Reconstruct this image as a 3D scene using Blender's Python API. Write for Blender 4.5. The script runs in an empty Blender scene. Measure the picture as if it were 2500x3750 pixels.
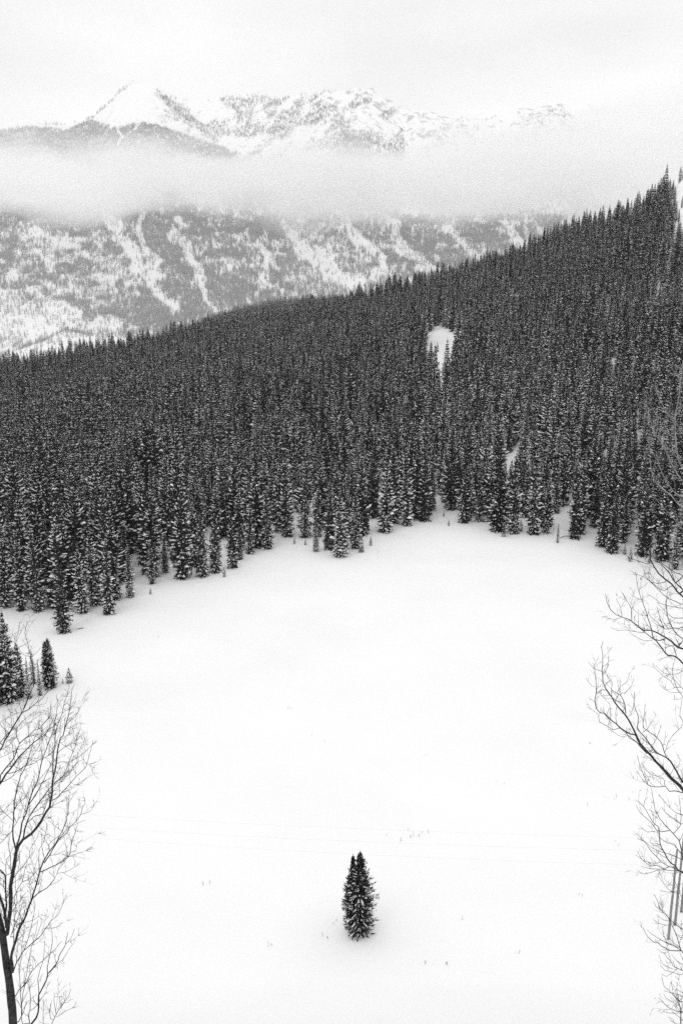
import bpy, math, random
import numpy as np
from mathutils import Vector

# ------------------------------------------------------------------ camera, sky, sun, exposure
SC = bpy.context.scene
COL = SC.collection
PITCH = math.radians(15.0)
FPX = 3645.0            # focal length in photo pixels (35 mm on a 36 mm tall frame)
CAMZ = 57.0             # height of the lens above the snow meadow
cam_d = bpy.data.cameras.new('camera')
cam_d.sensor_fit = 'VERTICAL'; cam_d.sensor_height = 36.0; cam_d.sensor_width = 24.0
cam_d.lens = 36.0 * FPX / 3750.0
cam_d.clip_start = 0.1; cam_d.clip_end = 20000.0
cam = bpy.data.objects.new('camera', cam_d); COL.objects.link(cam)
cam.location = (0, 0, CAMZ)
cam.rotation_euler = (math.radians(90) - PITCH, 0, 0)
SC.camera = cam

SUN_EL, SUN_AZ = math.radians(52), math.radians(200)
SKY_STRENGTH = 0.10
world = bpy.data.worlds.new('World'); SC.world = world; world.use_nodes = True
wn = world.node_tree.nodes; wl = world.node_tree.links
for n in list(wn): wn.remove(n)
w_out = wn.new('ShaderNodeOutputWorld'); w_bg = wn.new('ShaderNodeBackground')
w_bg.inputs['Strength'].default_value = SKY_STRENGTH
sky = wn.new('ShaderNodeTexSky'); sky.sky_type = 'NISHITA'; sky.sun_disc = False
sky.sun_elevation = SUN_EL; sky.sun_rotation = SUN_AZ
w_bw = wn.new('ShaderNodeRGBToBW')                       # the photograph is black and white
wl.new(sky.outputs[0], w_bw.inputs[0])
w_tc = wn.new('ShaderNodeTexCoord'); w_map = wn.new('ShaderNodeMapping')
w_map.inputs['Scale'].default_value = (-1.0, 1.0, 2.6); w_map.inputs['Location'].default_value = (-0.35, 0.1, 0.55)
wl.new(w_tc.outputs['Generated'], w_map.inputs['Vector'])
w_no = wn.new('ShaderNodeTexNoise'); w_no.inputs['Scale'].default_value = 3.6
w_no.inputs['Detail'].default_value = 5; w_no.inputs['Roughness'].default_value = 0.42
wl.new(w_map.outputs[0], w_no.inputs['Vector'])
w_mr = wn.new('ShaderNodeMapRange')
w_mr.inputs['From Min'].default_value = 0.34; w_mr.inputs['From Max'].default_value = 0.62
w_mr.inputs['To Min'].default_value = 8.7; w_mr.inputs['To Max'].default_value = 10.6
wl.new(w_no.outputs['Fac'], w_mr.inputs['Value'])
w_sx = wn.new('ShaderNodeSeparateXYZ'); wl.new(w_tc.outputs['Generated'], w_sx.inputs[0])
w_lo = wn.new('ShaderNodeMapRange'); w_lo.interpolation_type = 'SMOOTHSTEP'
for k_, v_ in zip(('From Min', 'From Max', 'To Min', 'To Max'), (0.11, 0.21, 0.9, 0.0)): w_lo.inputs[k_].default_value = v_
wl.new(w_sx.outputs['Z'], w_lo.inputs['Value'])
w_add = wn.new('ShaderNodeMath'); w_add.operation = 'ADD'; wl.new(w_mr.outputs[0], w_add.inputs[0]); wl.new(w_lo.outputs[0], w_add.inputs[1])
w_mix = wn.new('ShaderNodeMix'); w_mix.data_type = 'FLOAT'; w_mix.inputs[0].default_value = 0.94
wl.new(w_bw.outputs[0], w_mix.inputs[2]); wl.new(w_add.outputs[0], w_mix.inputs[3])
wl.new(w_mix.outputs[0], w_bg.inputs['Color']); wl.new(w_bg.outputs[0], w_out.inputs['Surface'])

sun_d = bpy.data.lights.new('sun', 'SUN'); sun_d.energy = 0.6; sun_d.angle = math.radians(40)
sun_d.color = (1.0, 1.0, 1.0)
sun = bpy.data.objects.new('sun', sun_d); COL.objects.link(sun)
sdir = Vector((math.sin(SUN_AZ) * math.cos(SUN_EL), math.cos(SUN_AZ) * math.cos(SUN_EL), math.sin(SUN_EL)))
sun.rotation_euler = sdir.to_track_quat('Z', 'Y').to_euler(); sun.location = sdir * 500

SC.view_settings.view_transform = 'Standard'; SC.view_settings.look = 'None'
SC.view_settings.exposure = 0.02; SC.view_settings.gamma = 1.0; SC.view_settings.use_curve_mapping = False
SC.render.engine = 'CYCLES'
cy = SC.cycles
cy.use_denoising = False
cy.max_bounces = 28; cy.diffuse_bounces = 3; cy.glossy_bounces = 1; cy.transmission_bounces = 2
cy.transparent_max_bounces = 8; cy.volume_bounces = 24
cy.caustics_reflective = False; cy.caustics_refractive = False
cy.sample_clamp_indirect = 4.0
cy.volume_max_steps = 256

# ------------------------------------------------------------------ small maths helpers
CP, SP = math.cos(PITCH), math.sin(PITCH)
def unproject(px, py, w):
    """point of the place that stands w metres in front of the lens on the line of sight of a photo pixel"""
    a = (px - 1250.0) / FPX; b = (1875.0 - py) / FPX
    return (a * w, w * (CP + b * SP), CAMZ + w * (-SP + b * CP))
def on_height(px, py, z):
    a = (px - 1250.0) / FPX; b = (1875.0 - py) / FPX
    w = (z - CAMZ) / (-SP + b * CP)
    return (a * w, w * (CP + b * SP), z)
def project(x, y, z):
    dz = z - CAMZ
    w = y * CP - dz * SP
    w = np.maximum(w, 1e-3)
    return 1250.0 + FPX * x / w, 1875.0 - FPX * (y * SP + dz * CP) / w
def row_tan(py):
    return np.tan(np.arctan((1875.0 - np.asarray(py, float)) / FPX) - PITCH)
def col_t(px, py):
    e = row_tan(py)
    return (np.asarray(px, float) - 1250.0) / FPX * (CP - e * SP)

def _hash(ix, iy, seed):
    h = (ix.astype(np.int64) * 374761393 + iy.astype(np.int64) * 668265263 + seed * 1442695041) & 0x7fffffff
    h = ((h ^ (h >> 13)) * 1274126177) & 0x7fffffff
    h = ((h ^ (h >> 16)) * 1103515245 + 12345) & 0x7fffffff
    return (h & 0xffff) / 65535.0
def vnoise(x, y, seed=0):
    x = np.asarray(x, float); y = np.asarray(y, float)
    ix = np.floor(x); iy = np.floor(y); fx = x - ix; fy = y - iy
    fx = fx * fx * (3 - 2 * fx); fy = fy * fy * (3 - 2 * fy)
    a = _hash(ix, iy, seed); b = _hash(ix + 1, iy, seed); c = _hash(ix, iy + 1, seed); d = _hash(ix + 1, iy + 1, seed)
    return (a * (1 - fx) + b * fx) * (1 - fy) + (c * (1 - fx) + d * fx) * fy
def fbm(x, y, seed=0, octaves=4):
    s = 0; amp = 1; tot = 0
    for o in range(octaves):
        s = s + amp * vnoise(x * 2 ** o + 17.3 * o, y * 2 ** o - 9.1 * o, seed + o); tot += amp; amp *= 0.5
    return s / tot
def smooth(a, b, x):
    t = np.clip((x - a) / (b - a), 0, 1); return t * t * (3 - 2 * t)

# ------------------------------------------------------------------ object helpers
def tag(o, label=None, cat=None, group=None, kind=None):
    if label: o['label'] = label
    if cat: o['category'] = cat
    if group: o['group'] = group
    if kind: o['kind'] = kind
    return o
def mesh_from(name, V, F, mats=(), smooth_shade=False, mi=None):
    me = bpy.data.meshes.new(name)
    me.from_pydata([tuple(v) for v in V], [], [tuple(f) for f in F])
    for m in mats: me.materials.append(m)
    if mi is not None: me.polygons.foreach_set('material_index', mi)
    if smooth_shade: me.polygons.foreach_set('use_smooth', [True] * len(me.polygons))
    me.update()
    return me
def link(name, data, parent=None, loc=(0, 0, 0)):
    o = bpy.data.objects.new(name, data); COL.objects.link(o)
    if parent is not None: o.parent = parent
    o.location = loc
    return o
def empty(name, loc=(0, 0, 0)):
    o = bpy.data.objects.new(name, None); COL.objects.link(o); o.location = loc
    o.empty_display_size = 0.3
    return o

# ------------------------------------------------------------------ materials
def new_mat(name):
    m = bpy.data.materials.new(name); m.use_nodes = True
    nt = m.node_tree
    return m, nt, nt.nodes['Principled BSDF']
def noise_node(nt, scale, detail=4, rough=0.5, vec=None):
    n = nt.nodes.new('ShaderNodeTexNoise'); n.inputs['Scale'].default_value = scale
    n.inputs['Detail'].default_value = detail; n.inputs['Roughness'].default_value = rough
    if vec is not None: nt.links.new(vec, n.inputs['Vector'])
    return n
def ramp(nt, src, stops):
    r = nt.nodes.new('ShaderNodeValToRGB')
    e = r.color_ramp.elements
    e[0].position, e[1].position = stops[0][0], stops[-1][0]
    e[0].color = (*[stops[0][1]] * 3, 1); e[1].color = (*[stops[-1][1]] * 3, 1)
    for p, v in stops[1:-1]:
        k = e.new(p); k.color = (v, v, v, 1)
    nt.links.new(src, r.inputs[0]); return r

def snow_material():
    m, nt, b = new_mat('snow')
    g = nt.nodes.new('ShaderNodeNewGeometry')
    n1 = noise_node(nt, 0.06, 3, 0.5, g.outputs['Position'])
    r = ramp(nt, n1.outputs['Fac'], [(0.3, 0.90), (0.7, 0.94)])
    nt.links.new(r.outputs[0], b.inputs['Base Color'])
    b.inputs['Roughness'].default_value = 0.85
    b.inputs['Specular IOR Level'].default_value = 0.15
    n2 = noise_node(nt, 0.5, 6, 0.62, g.outputs['Position'])
    bp = nt.nodes.new('ShaderNodeBump'); bp.inputs['Strength'].default_value = 0.35; bp.inputs['Distance'].default_value = 0.25
    nt.links.new(n2.outputs['Fac'], bp.inputs['Height']); nt.links.new(bp.outputs[0], b.inputs['Normal'])
    return m
def mountain_material():
    m, nt, b = new_mat('mountain_snow_and_rock')
    g = nt.nodes.new('ShaderNodeNewGeometry')
    mp = nt.nodes.new('ShaderNodeMapping'); mp.inputs['Scale'].default_value = (0.026, 0.026, 0.009)
    mp.inputs['Rotation'].default_value = (0, math.radians(18), 0)
    nt.links.new(g.outputs['Position'], mp.inputs['Vector'])
    n1 = noise_node(nt, 1.0, 7, 0.66, mp.outputs[0])
    at = nt.nodes.new('ShaderNodeAttribute'); at.attribute_name = 'rock'
    add = nt.nodes.new('ShaderNodeMath'); add.operation = 'MULTIPLY_ADD'
    nt.links.new(at.outputs['Fac'], add.inputs[0]); add.inputs[1].default_value = 0.34
    nt.links.new(n1.outputs['Fac'], add.inputs[2])
    r = ramp(nt, add.outputs[0], [(0.655, 0.92), (0.71, 0.62), (0.82, 0.36)])
    nt.links.new(r.outputs[0], b.inputs['Base Color'])
    b.inputs['Roughness'].default_value = 0.9; b.inputs['Specular IOR Level'].default_value = 0.1
    return m
def needle_material():
    m, nt, b = new_mat('spruce_needles')
    g = nt.nodes.new('ShaderNodeNewGeometry'); oi = nt.nodes.new('ShaderNodeObjectInfo')
    n1 = noise_node(nt, 1.6, 3, 0.6, g.outputs['Position'])
    r = ramp(nt, n1.outputs['Fac'], [(0.3, 0.010), (0.55, 0.022), (0.75, 0.05)])
    mr = nt.nodes.new('ShaderNodeMapRange'); mr.inputs['To Min'].default_value = 0.5; mr.inputs['To Max'].default_value = 1.7
    nt.links.new(oi.outputs['Random'], mr.inputs['Value'])
    mu = nt.nodes.new('ShaderNodeMix'); mu.data_type = 'RGBA'; mu.blend_type = 'MULTIPLY'; mu.inputs[0].default_value = 1.0
    nt.links.new(r.outputs[0], mu.inputs[6]); nt.links.new(mr.outputs[0], mu.inputs[7])
    nt.links.new(mu.outputs[2], b.inputs['Base Color'])
    b.inputs['Roughness'].default_value = 0.8; b.inputs['Specular IOR Level'].default_value = 0.1
    return m
def bark_material(name, lo, hi, snow=0.0, scale=14):
    m, nt, b = new_mat(name)
    tc = nt.nodes.new('ShaderNodeTexCoord')
    n1 = noise_node(nt, scale, 5, 0.65, tc.outputs['Object'])
    r = ramp(nt, n1.outputs['Fac'], [(0.3, lo), (0.7, hi)])
    out = r.outputs[0]
    if snow > 0:
        g = nt.nodes.new('ShaderNodeNewGeometry'); sx = nt.nodes.new('ShaderNodeSeparateXYZ')
        nt.links.new(g.outputs['Normal'], sx.inputs[0])
        n2 = noise_node(nt, 9, 3, 0.6, tc.outputs['Object'])
        ad = nt.nodes.new('ShaderNodeMath'); ad.operation = 'ADD'
        nt.links.new(sx.outputs['Z'], ad.inputs[0]); nt.links.new(n2.outputs['Fac'], ad.inputs[1])
        mr = nt.nodes.new('ShaderNodeMapRange'); mr.inputs['From Min'].default_value = 1.15; mr.inputs['From Max'].default_value = 1.4
        mr.inputs['To Max'].default_value = snow
        nt.links.new(ad.outputs[0], mr.inputs['Value'])
        mx = nt.nodes.new('ShaderNodeMix'); mx.data_type = 'RGBA'
        nt.links.new(mr.outputs[0], mx.inputs[0]); nt.links.new(out, mx.inputs[6]); mx.inputs[7].default_value = (0.85, 0.85, 0.85, 1)
        out = mx.outputs[2]
    nt.links.new(out, b.inputs['Base Color'])
    b.inputs['Roughness'].default_value = 0.9; b.inputs['Specular IOR Level'].default_value = 0.1
    bp = nt.nodes.new('ShaderNodeBump'); bp.inputs['Strength'].default_value = 0.5; bp.inputs['Distance'].default_value = 0.02
    nt.links.new(n1.outputs['Fac'], bp.inputs['Height']); nt.links.new(bp.outputs[0], b.inputs['Normal'])
    return m
def plain(name, v, rough=0.8):
    m, nt, b = new_mat(name)
    tc = nt.nodes.new('ShaderNodeTexCoord')
    n1 = noise_node(nt, 6, 4, 0.6, tc.outputs['Object'])
    r = ramp(nt, n1.outputs['Fac'], [(0.3, v * 0.85), (0.7, min(0.95, v * 1.1))])
    nt.links.new(r.outputs[0], b.inputs['Base Color']); b.inputs['Roughness'].default_value = rough
    b.inputs['Specular IOR Level'].default_value = 0.15
    return m
M_SNOW = snow_material(); M_MTN = mountain_material(); M_NEEDLE = needle_material()
M_LOAD = plain('branch_snow', 0.93, 0.9)
M_SPRUCE_BARK = bark_material('spruce_bark', 0.03, 0.08)
M_ASPEN = bark_material('bare_tree_bark', 0.015, 0.06, 0.35)
M_FROST = bark_material('frosted_bark', 0.14, 0.40, 0.8)
M_TWIG = bark_material('twig_bark', 0.02, 0.065, 0.25)
M_POLE = bark_material('weathered_pole_wood', 0.16, 0.32, 0.0, 8)
M_WIRE = plain('wire_metal', 0.42, 0.5)
M_GRASS = plain('dry_stem', 0.25, 0.9)
M_CERAMIC = plain('insulator_ceramic', 0.2, 0.3)

# ------------------------------------------------------------------ the lie of the land
EDGE_PX = [(-500,2420),(-200,2330),(-60,2260),(80,2238),(143,2240),(231,2285),(303,2248),(400,2250),(478,2190),(558,2137),(606,2095),(670,2118),(741,2110),
           (789,2094),(853,2078),(917,2026),(980,2010),(1052,1966),(1116,1970),(1156,2022),(1244,2040),(1300,2010),(1340,1955),(1409,1950),
           (1489,1926),(1553,1908),(1593,1862),(1649,1865),(1696,1915),(1752,1908),(1824,1948),(1880,1956),(1951,1960),(2000,1956),
           (2103,1976),(2199,2004),(2238,2026),(2350,2036),(2422,2052),(2470,2084),(2560,2130),(2800,2220)]
_e = np.array([on_height(x, y, 0.0) for x, y in EDGE_PX])
_o = np.argsort(_e[:, 0] / _e[:, 1]); EDGE_T = (_e[:, 0] / _e[:, 1])[_o]; EDGE_Y = _e[_o, 1]
_k = np.linspace(-0.75, 0.75, 301)
_raw = np.interp(_k, EDGE_T, EDGE_Y)
_ker = np.hanning(41); _ker /= _ker.sum()
_sm = np.convolve(np.pad(_raw, 20, mode='edge'), _ker, mode='valid')
def edge_y(t): return np.interp(t, EDGE_T, EDGE_Y)
def edge_smooth(t): return np.interp(t, _k, _sm)
SKYLINE = [(-300,1385),(0,1345),(250,1293),(500,1242),(750,1190),(900,1160),(1050,1132),(1200,1112),(1300,1090),(1500,1030),(1700,972),(1900,910),
           (2000,860),(2200,785),(2330,738),(2400,712),(2460,655),(2520,615),(2700,545)]
_s = np.array(SKYLINE, float)
SKY_T = col_t(_s[:, 0], _s[:, 1]); SKY_E = row_tan(_s[:, 1])
CREST_Y = np.interp(SKY_T, [-0.35, -0.1, 0.05, 0.35], [520, 590, 600, 520])
CREST_Z = CAMZ + CREST_Y * SKY_E - 12.5
MID = [(-200,1420),(350,1285),(480,1245),(620,1198),(760,1142),(900,1097),(1050,1072),(1200,1062),(1290,1060),(1450,1090),(2600,1100)]
_m = np.array(MID, float); MID_T = col_t(_m[:, 0], _m[:, 1]); MID_Z = CAMZ + 1150 * row_tan(_m[:, 1]) - 15
HILL_Y = [-400, -40, 0, 5, 10, 20, 30, 40, 50, 60, 66, 80]
HILL_Z = [90, 58, 53, 49.6, 44.6, 34.6, 25.4, 16.6, 8.6, 1.6, 0.25, 0]
def ground_z(x, y):
    x = np.asarray(x, float); y = np.asarray(y, float)
    t = x / np.maximum(y, 40.0)
    t = np.clip(t, -0.74, 0.74)
    hill = np.interp(y, HILL_Y, HILL_Z)
    ye = edge_smooth(t); yc = np.interp(t, SKY_T, CREST_Y); zc = np.interp(t, SKY_T, CREST_Z) + 9.0 * smooth(0.298, 0.325, t)
    s = (y - ye) / (yc - ye)
    up = np.clip(s, 0, 1); up = up * (0.75 + 0.25 * up) * smooth(0, 0.12, up + 0.02)
    over = np.maximum(y - yc, 0)
    zmid = np.interp(t, MID_T, MID_Z)
    back = zc - 0.0016 * np.minimum(over, 110) ** 2 - np.maximum(over - 110, 0) * 0.42
    midr = zmid - np.abs(y - 1150) * 0.10 - np.maximum(y - 1190, 0) * 0.45
    far = np.maximum(np.maximum(back, midr), -560)
    z = np.where(s <= 0, 0, np.where(s <= 1, zc * up, far))
    und = (fbm(x / 38, y / 38, 5, 3) - 0.5) * 0.9 + (fbm(x / 9, y / 7, 8, 3) - 0.5) * 0.16
    bumps = (fbm(x / 45, y / 45, 21, 4) - 0.5) * 9.0
    inner = smooth(0.02, 0.15, s)
    z = z + hill + und * smooth(66, 90, y) * smooth(180, 60, y * 0 + 60) + bumps * inner * smooth(900, 500, y)
    # low drift bank that curls through the meadow
    bx, by, _ = BANK
    bank = smooth(0, 1.6, (x - bx) - 0.55 * (by - y) + 2.2 * np.sin(y * 0.22)) * smooth(12, 5, np.abs(y - by)) * smooth(16, 8, np.abs(x - bx))
    z = z + 0.8 * bank
    return z
BANK = on_height(2180, 2770, 0)

def sheet(name, ys, ts, widen, zfun, mat, attr=None):
    Y, T = np.meshgrid(ys, ts, indexing='ij')
    X = T * (np.abs(Y) * 1.0 + widen)
    Z = zfun(X, Y)
    nr, nc = Y.shape
    V = np.stack([X.ravel(), Y.ravel(), Z.ravel()], 1)
    i = np.arange(nr * nc).reshape(nr, nc)
    F = np.stack([i[:-1, :-1].ravel(), i[:-1, 1:].ravel(), i[1:, 1:].ravel(), i[1:, :-1].ravel()], 1)
    me = bpy.data.meshes.new(name)
    me.vertices.add(len(V)); me.vertices.foreach_set('co', V.ravel())
    me.loops.add(F.size); me.loops.foreach_set('vertex_index', F.ravel())
    me.polygons.add(len(F)); me.polygons.foreach_set('loop_start', np.arange(0, F.size, 4)); me.polygons.foreach_set('loop_total', np.full(len(F), 4))
    me.materials.append(mat); me.update(calc_edges=True); me.validate()
    me.polygons.foreach_set('use_smooth', np.ones(len(F), bool))
    if attr:
        a = me.attributes.new(attr[0], 'FLOAT', 'POINT'); a.data.foreach_set('value', attr[1](X, Y, Z).ravel().astype(np.float32))
    o = link(name, me); tag(o, kind='structure')
    return o
ys = np.concatenate([np.arange(-400, -20, 20), np.arange(-20, 66, 3.0), np.arange(66, 240, 1.0), np.arange(240, 640, 3.5), np.arange(640, 1900, 14), np.arange(1920, 2700, 60)])
ts = np.linspace(-0.72, 0.72, 341)
ground = sheet('snow_ground', ys, ts, 60, ground_z, M_SNOW)
tag(ground, 'white snow meadow and snowy ground rising under the forest', 'ground')

# far mountain
CREST_PX = [(-800,560),(-300,500),(0,470),(130,452),(230,446),(340,428),(400,372),(440,330),(480,303),(520,300),(575,318),(640,348),(700,366),(800,360),(880,345),(960,338),(1010,352),
            (1100,350),(1200,332),(1290,318),(1340,322),(1420,358),(1480,395),(1560,412),(1640,420),(1720,432),(1800,428),(1880,402),(1960,388),(2040,380),(2080,398),(2110,440),(2200,470),(2500,500),(3300,560)]
_c = np.array(CREST_PX, float); C_T = col_t(_c[:, 0], _c[:, 1]); C_E = row_tan(_c[:, 1])
MY0, MY1 = 2450.0, 5040.0
def mountain_z(x, y):
    t = x / np.maximum(y, 500)
    zc = CAMZ + MY1 * np.interp(t, C_T, C_E)
    s = np.clip((y - MY0) / (MY1 - MY0), -0.3, 1)
    z0 = -485
    z = z0 + (zc - z0) * (0.8 * s + 0.2 * s * np.abs(s))
    over = np.maximum(y - MY1, 0); z = z - over * 0.7
    # spurs and gullies that run down the face, leaning to the lower right
    u = x / 295.0 + (y - MY0) / 1260.0
    spur = 1 - np.abs(2 * fbm(u, y / 1960.0, 41, 3) - 1)
    amp = np.sin(np.pi * np.clip(s, 0, 1)) ** 0.8
    z = z + amp * (120 * (spur - 0.7) + 80 * (fbm(x / 220, y / 220, 77, 4) - 0.5))
    z = z + (fbm(x / 36, y / 36, 90, 3) - 0.5) * 26 * smooth(0.15, 0.5, s)
    z = z + (fbm(x / 70, y / 300, 95, 4) - 0.5) * 26 * smooth(0.8, 0.95, s)
    # pale knoll at the foot of the face
    kx, ky = -0.283 * 2870, 2870
    z = z + 120 * np.exp(-((x - kx) / 280) ** 2 - ((y - ky) / 180) ** 2)
    return z
def rock_mask(X, Y, Z):
    px, py = project(X, Y, Z)
    s = (Y - MY0) / (MY1 - MY0)
    m = 0.08 * smooth(0.35, 0.6, s)
    m = m + 0.22 * smooth(1080, 1220, px) * smooth(620, 500, py) * smooth(1800, 1600, px)
    m = m + 0.26 * smooth(60, 20, np.abs(px - 985)) * smooth(330, 360, py) * smooth(560, 520, py)
    m = m + 0.24 * smooth(40, 10, np.abs(py - 350 - (px - 575) * 0.72)) * smooth(560, 600, px) * smooth(820, 740, px)
    m = m - 0.5 * smooth(360, 430, px) * smooth(640, 560, px) * smooth(450, 380, py)
    m = m + 0.30 * smooth(1840, 1900, px) * smooth(560, 430, py)
    m = m + 0.22 * fbm(X / 180, Y / 180, 33, 3)
    return np.clip(m, 0, 1.2)
mountain = sheet('mountain', np.concatenate([np.arange(2030, 4980, 13), np.arange(4980, 5120, 6), np.arange(5120, 6000, 55)]), np.linspace(-0.50, 0.50, 441), 0, mountain_z, M_MTN, ('rock', rock_mask))
tag(mountain, 'snow covered mountain with avalanche chutes and rocky summit ridge', 'mountain')

# ------------------------------------------------------------------ spruces
def gen_spruce(H, R, seed, levels, nb, K=4, snow=0.8, shape=1.0, tops=((0, 0, 1.0, 1.0),), tw=1.0, blob=1.0, profile=None, rag=0.0):
    rnd = random.Random(seed)
    TV, TF, CV, CF, SV, SF = [], [], [], [], [], []
    def tri(V, F, a, b, c):
        n = len(V); V.extend((a, b, c)); F.append((n, n + 1, n + 2))
    for (ox, oy, hs, rs) in tops:
        h = H * hs
        # trunk
        n0 = len(TV); rings = 5
        for i in range(rings + 1):
            q = i / rings; rr = max(0.012 * H * (1 - q) ** 0.9, 0.01)
            for k in range(6):
                a = k * math.pi / 3
                TV.append((ox * min(1, q * 3) + rr * math.cos(a), oy * min(1, q * 3) + rr * math.sin(a), h * q * 0.985 - 0.25 * (1 - q)))
        for i in range(rings):
            for k in range(6):
                p = n0 + i * 6 + k; p2 = n0 + i * 6 + (k + 1) % 6
                TF.append((p, p2, p2 + 6, p + 6))
        lean = rnd.uniform(0, 6.28)
        for i in range(levels):
            u = (i + rnd.uniform(-0.3, 0.3)) / levels
            u = min(max(u, 0.0), 0.995)
            z = h * (0.035 + 0.955 * u)
            prof = min(1.0, 1.55 * (1 - u) ** shape) * (0.80 + 0.20 * min(1, u * 5 + 0.3)) if profile is None else float(np.interp(1 - u, profile[0], profile[1]))
            rr = R * rs * prof * rnd.uniform(0.8 - rag, 1.12 + rag) + 0.05
            cnt = max(3, int(round(nb * (0.55 + 0.45 * prof))))
            a0 = rnd.uniform(0, 6.28)
            for b in range(cnt):
                a = a0 + 6.283 * b / cnt + rnd.uniform(-0.3, 0.3)
                L = rr * rnd.uniform(0.68, 1.18)
                el = math.radians(-26 + 62 * u ** 1.3 + rnd.uniform(-9, 9))
                ca, sa = math.cos(a), math.sin(a)
                ce, se = math.cos(el), math.sin(el)
                bx, by = ox * min(1, u * 3), oy * min(1, u * 3)
                sag = rnd.uniform(0.05, 0.2) * L
                def P(q):
                    return (bx + ca * ce * L * q, by + sa * ce * L * q, z + se * L * q - sag * 4 * q * (1 - q) * 0.6 + 0.10 * L * q * q)
                for k in range(K):
                    q = 0.22 + 0.78 * (k + rnd.uniform(0.2, 0.8)) / K
                    p = P(q)
                    for sd in (-1, 1):
                        ang = a + sd * math.radians(rnd.uniform(28, 62))
                        ln = (0.42 * L * (1.12 - q) + 0.11) * rnd.uniform(0.8, 1.25) * tw
                        dz = rnd.uniform(-0.45, 0.18)
                        tip = (p[0] + math.cos(ang) * ln, p[1] + math.sin(ang) * ln, p[2] + dz * ln)
                        hw = (0.055 + 0.15 * ln) * tw
                        ta = rnd.uniform(0, 3.14)
                        hx, hy, hz = -math.sin(ang) * hw * math.cos(ta), math.cos(ang) * hw * math.cos(ta), hw * math.sin(ta)
                        tri(CV, CF, (p[0] - hx, p[1] - hy, p[2] - hz), (p[0] + hx, p[1] + hy, p[2] + hz), tip)
                    if rnd.random() < 0.6:      # hanging spray
                        ln = rnd.uniform(0.16, 0.34) * (0.5 + prof) * tw
                        ta = rnd.uniform(0, 3.14); hw = 0.10 * tw
                        tri(CV, CF, (p[0] - hw * math.cos(ta), p[1] - hw * math.sin(ta), p[2]), (p[0] + hw * math.cos(ta), p[1] + hw * math.sin(ta), p[2]),
                            (p[0] + ca * ln * 0.4, p[1] + sa * ln * 0.4, p[2] - ln))
                # branch end tuft
                p = P(0.82); tip = P(1.12); hw = 0.10 * tw
                ta = rnd.uniform(-0.8, 0.8)
                tri(CV, CF, (p[0] + sa * hw, p[1] - ca * hw, p[2] - hw * math.sin(ta)), (p[0] - sa * hw, p[1] + ca * hw, p[2] + hw * math.sin(ta)), tip)
                # snow lying along the outer part of the branch
                for rep_ in range(2):
                    if rnd.random() > snow * (0.6 + 0.55 * (1 - u)) * (0.9, 0.55)[rep_]: continue
                    q0 = rnd.uniform(0.2, 0.68); q1 = min(1.1, q0 + rnd.uniform(0.25, 0.7))
                    wd = rnd.uniform(0.05, 0.175) * blob * (0.45 + 0.55 * prof) * (1.9 if rnd.random() < 0.12 else 1.0)
                    n = len(SV); off = rnd.uniform(-0.25, 0.25) * L * 0.5
                    for j, (qq, f) in enumerate(((q0, 0.35), (q0 + (q1 - q0) * 0.4, 1.0), (q0 + (q1 - q0) * 0.8, 0.85), (q1, 0.2))):
                        p = P(qq); f *= rnd.uniform(0.75, 1.25)
                        cx_, cy_ = p[0] - sa * off * qq, p[1] + ca * off * qq
                        hgt = 0.04 + wd * 0.75 * f
                        SV.append((cx_ - sa * wd * f, cy_ + ca * wd * f, p[2] - 0.01)); SV.append((cx_, cy_, p[2] + hgt)); SV.append((cx_ + sa * wd * f, cy_ - ca * wd * f, p[2] - 0.01))
                        if j:
                            m_ = n + 3 * j
                            SF.append((m_ - 3, m_ - 2, m_ + 1, m_)); SF.append((m_ - 2, m_ - 1, m_ + 2, m_ + 1))
        # leader
        for k in range(3):
            ta = k * 1.05
            tri(CV, CF, (ox - 0.07 * math.cos(ta), oy - 0.07 * math.sin(ta), h * 0.955), (ox + 0.07 * math.cos(ta), oy + 0.07 * math.sin(ta), h * 0.955), (ox, oy, h * 1.03))
    return (mesh_from('spruce_trunk', TV, TF, [M_SPRUCE_BARK], True), mesh_from('spruce_crown', CV, CF, [M_NEEDLE]), mesh_from('spruce_snow', SV, SF, [M_LOAD]))

def place_spruce(parts, x, y, scale, rot, label, group, z=None, name='spruce_tree', cat='tree', lean=0.0, xs=1.0):
    if z is None: z = float(ground_z(np.array([x]), np.array([y]))[0])
    xs = xs * 0.94
    o = empty(name, (x, y, z - 0.05)); o.scale = (scale * xs, scale * xs, scale); o.rotation_euler = (lean, lean * 0.6, rot)
    tag(o, label, cat, group)
    out = [link(n, m, o) for n, m in zip(('trunk', 'crown', 'snow_load'), parts)]
    out[2]['kind'] = 'stuff'
    return o, out

R0 = random.Random(11)
VARS = []
for v in range(9):
    VARS.append(gen_spruce(14.0, R0.uniform(1.35, 2.0), 100 + v, R0.choice([27, 30, 34]), R0.choice([7, 8, 9]), 4, (0.48, 1.05, 0.75, 0.95, 0.6, 0.9, 1.1, 0.8, 0.7)[v], R0.uniform(0.72, 1.0), tw=1.08, blob=R0.uniform(0.9, 1.35)))
YOUNG = [gen_spruce(3.0, 0.55, 300 + v, 12, 6, 3, 0.45, 1.0, tw=0.7, blob=0.6) for v in range(3)]
SLIM = [gen_spruce(9.0, 0.85, 330 + v, 26, 6, 3, 0.55, 0.9, tw=0.85, blob=0.8) for v in range(2)]
FAR = gen_spruce(14.0, 1.7, 400, 9, 5, 1, 0.30, 0.9, tw=2.6, blob=2.0)

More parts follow.
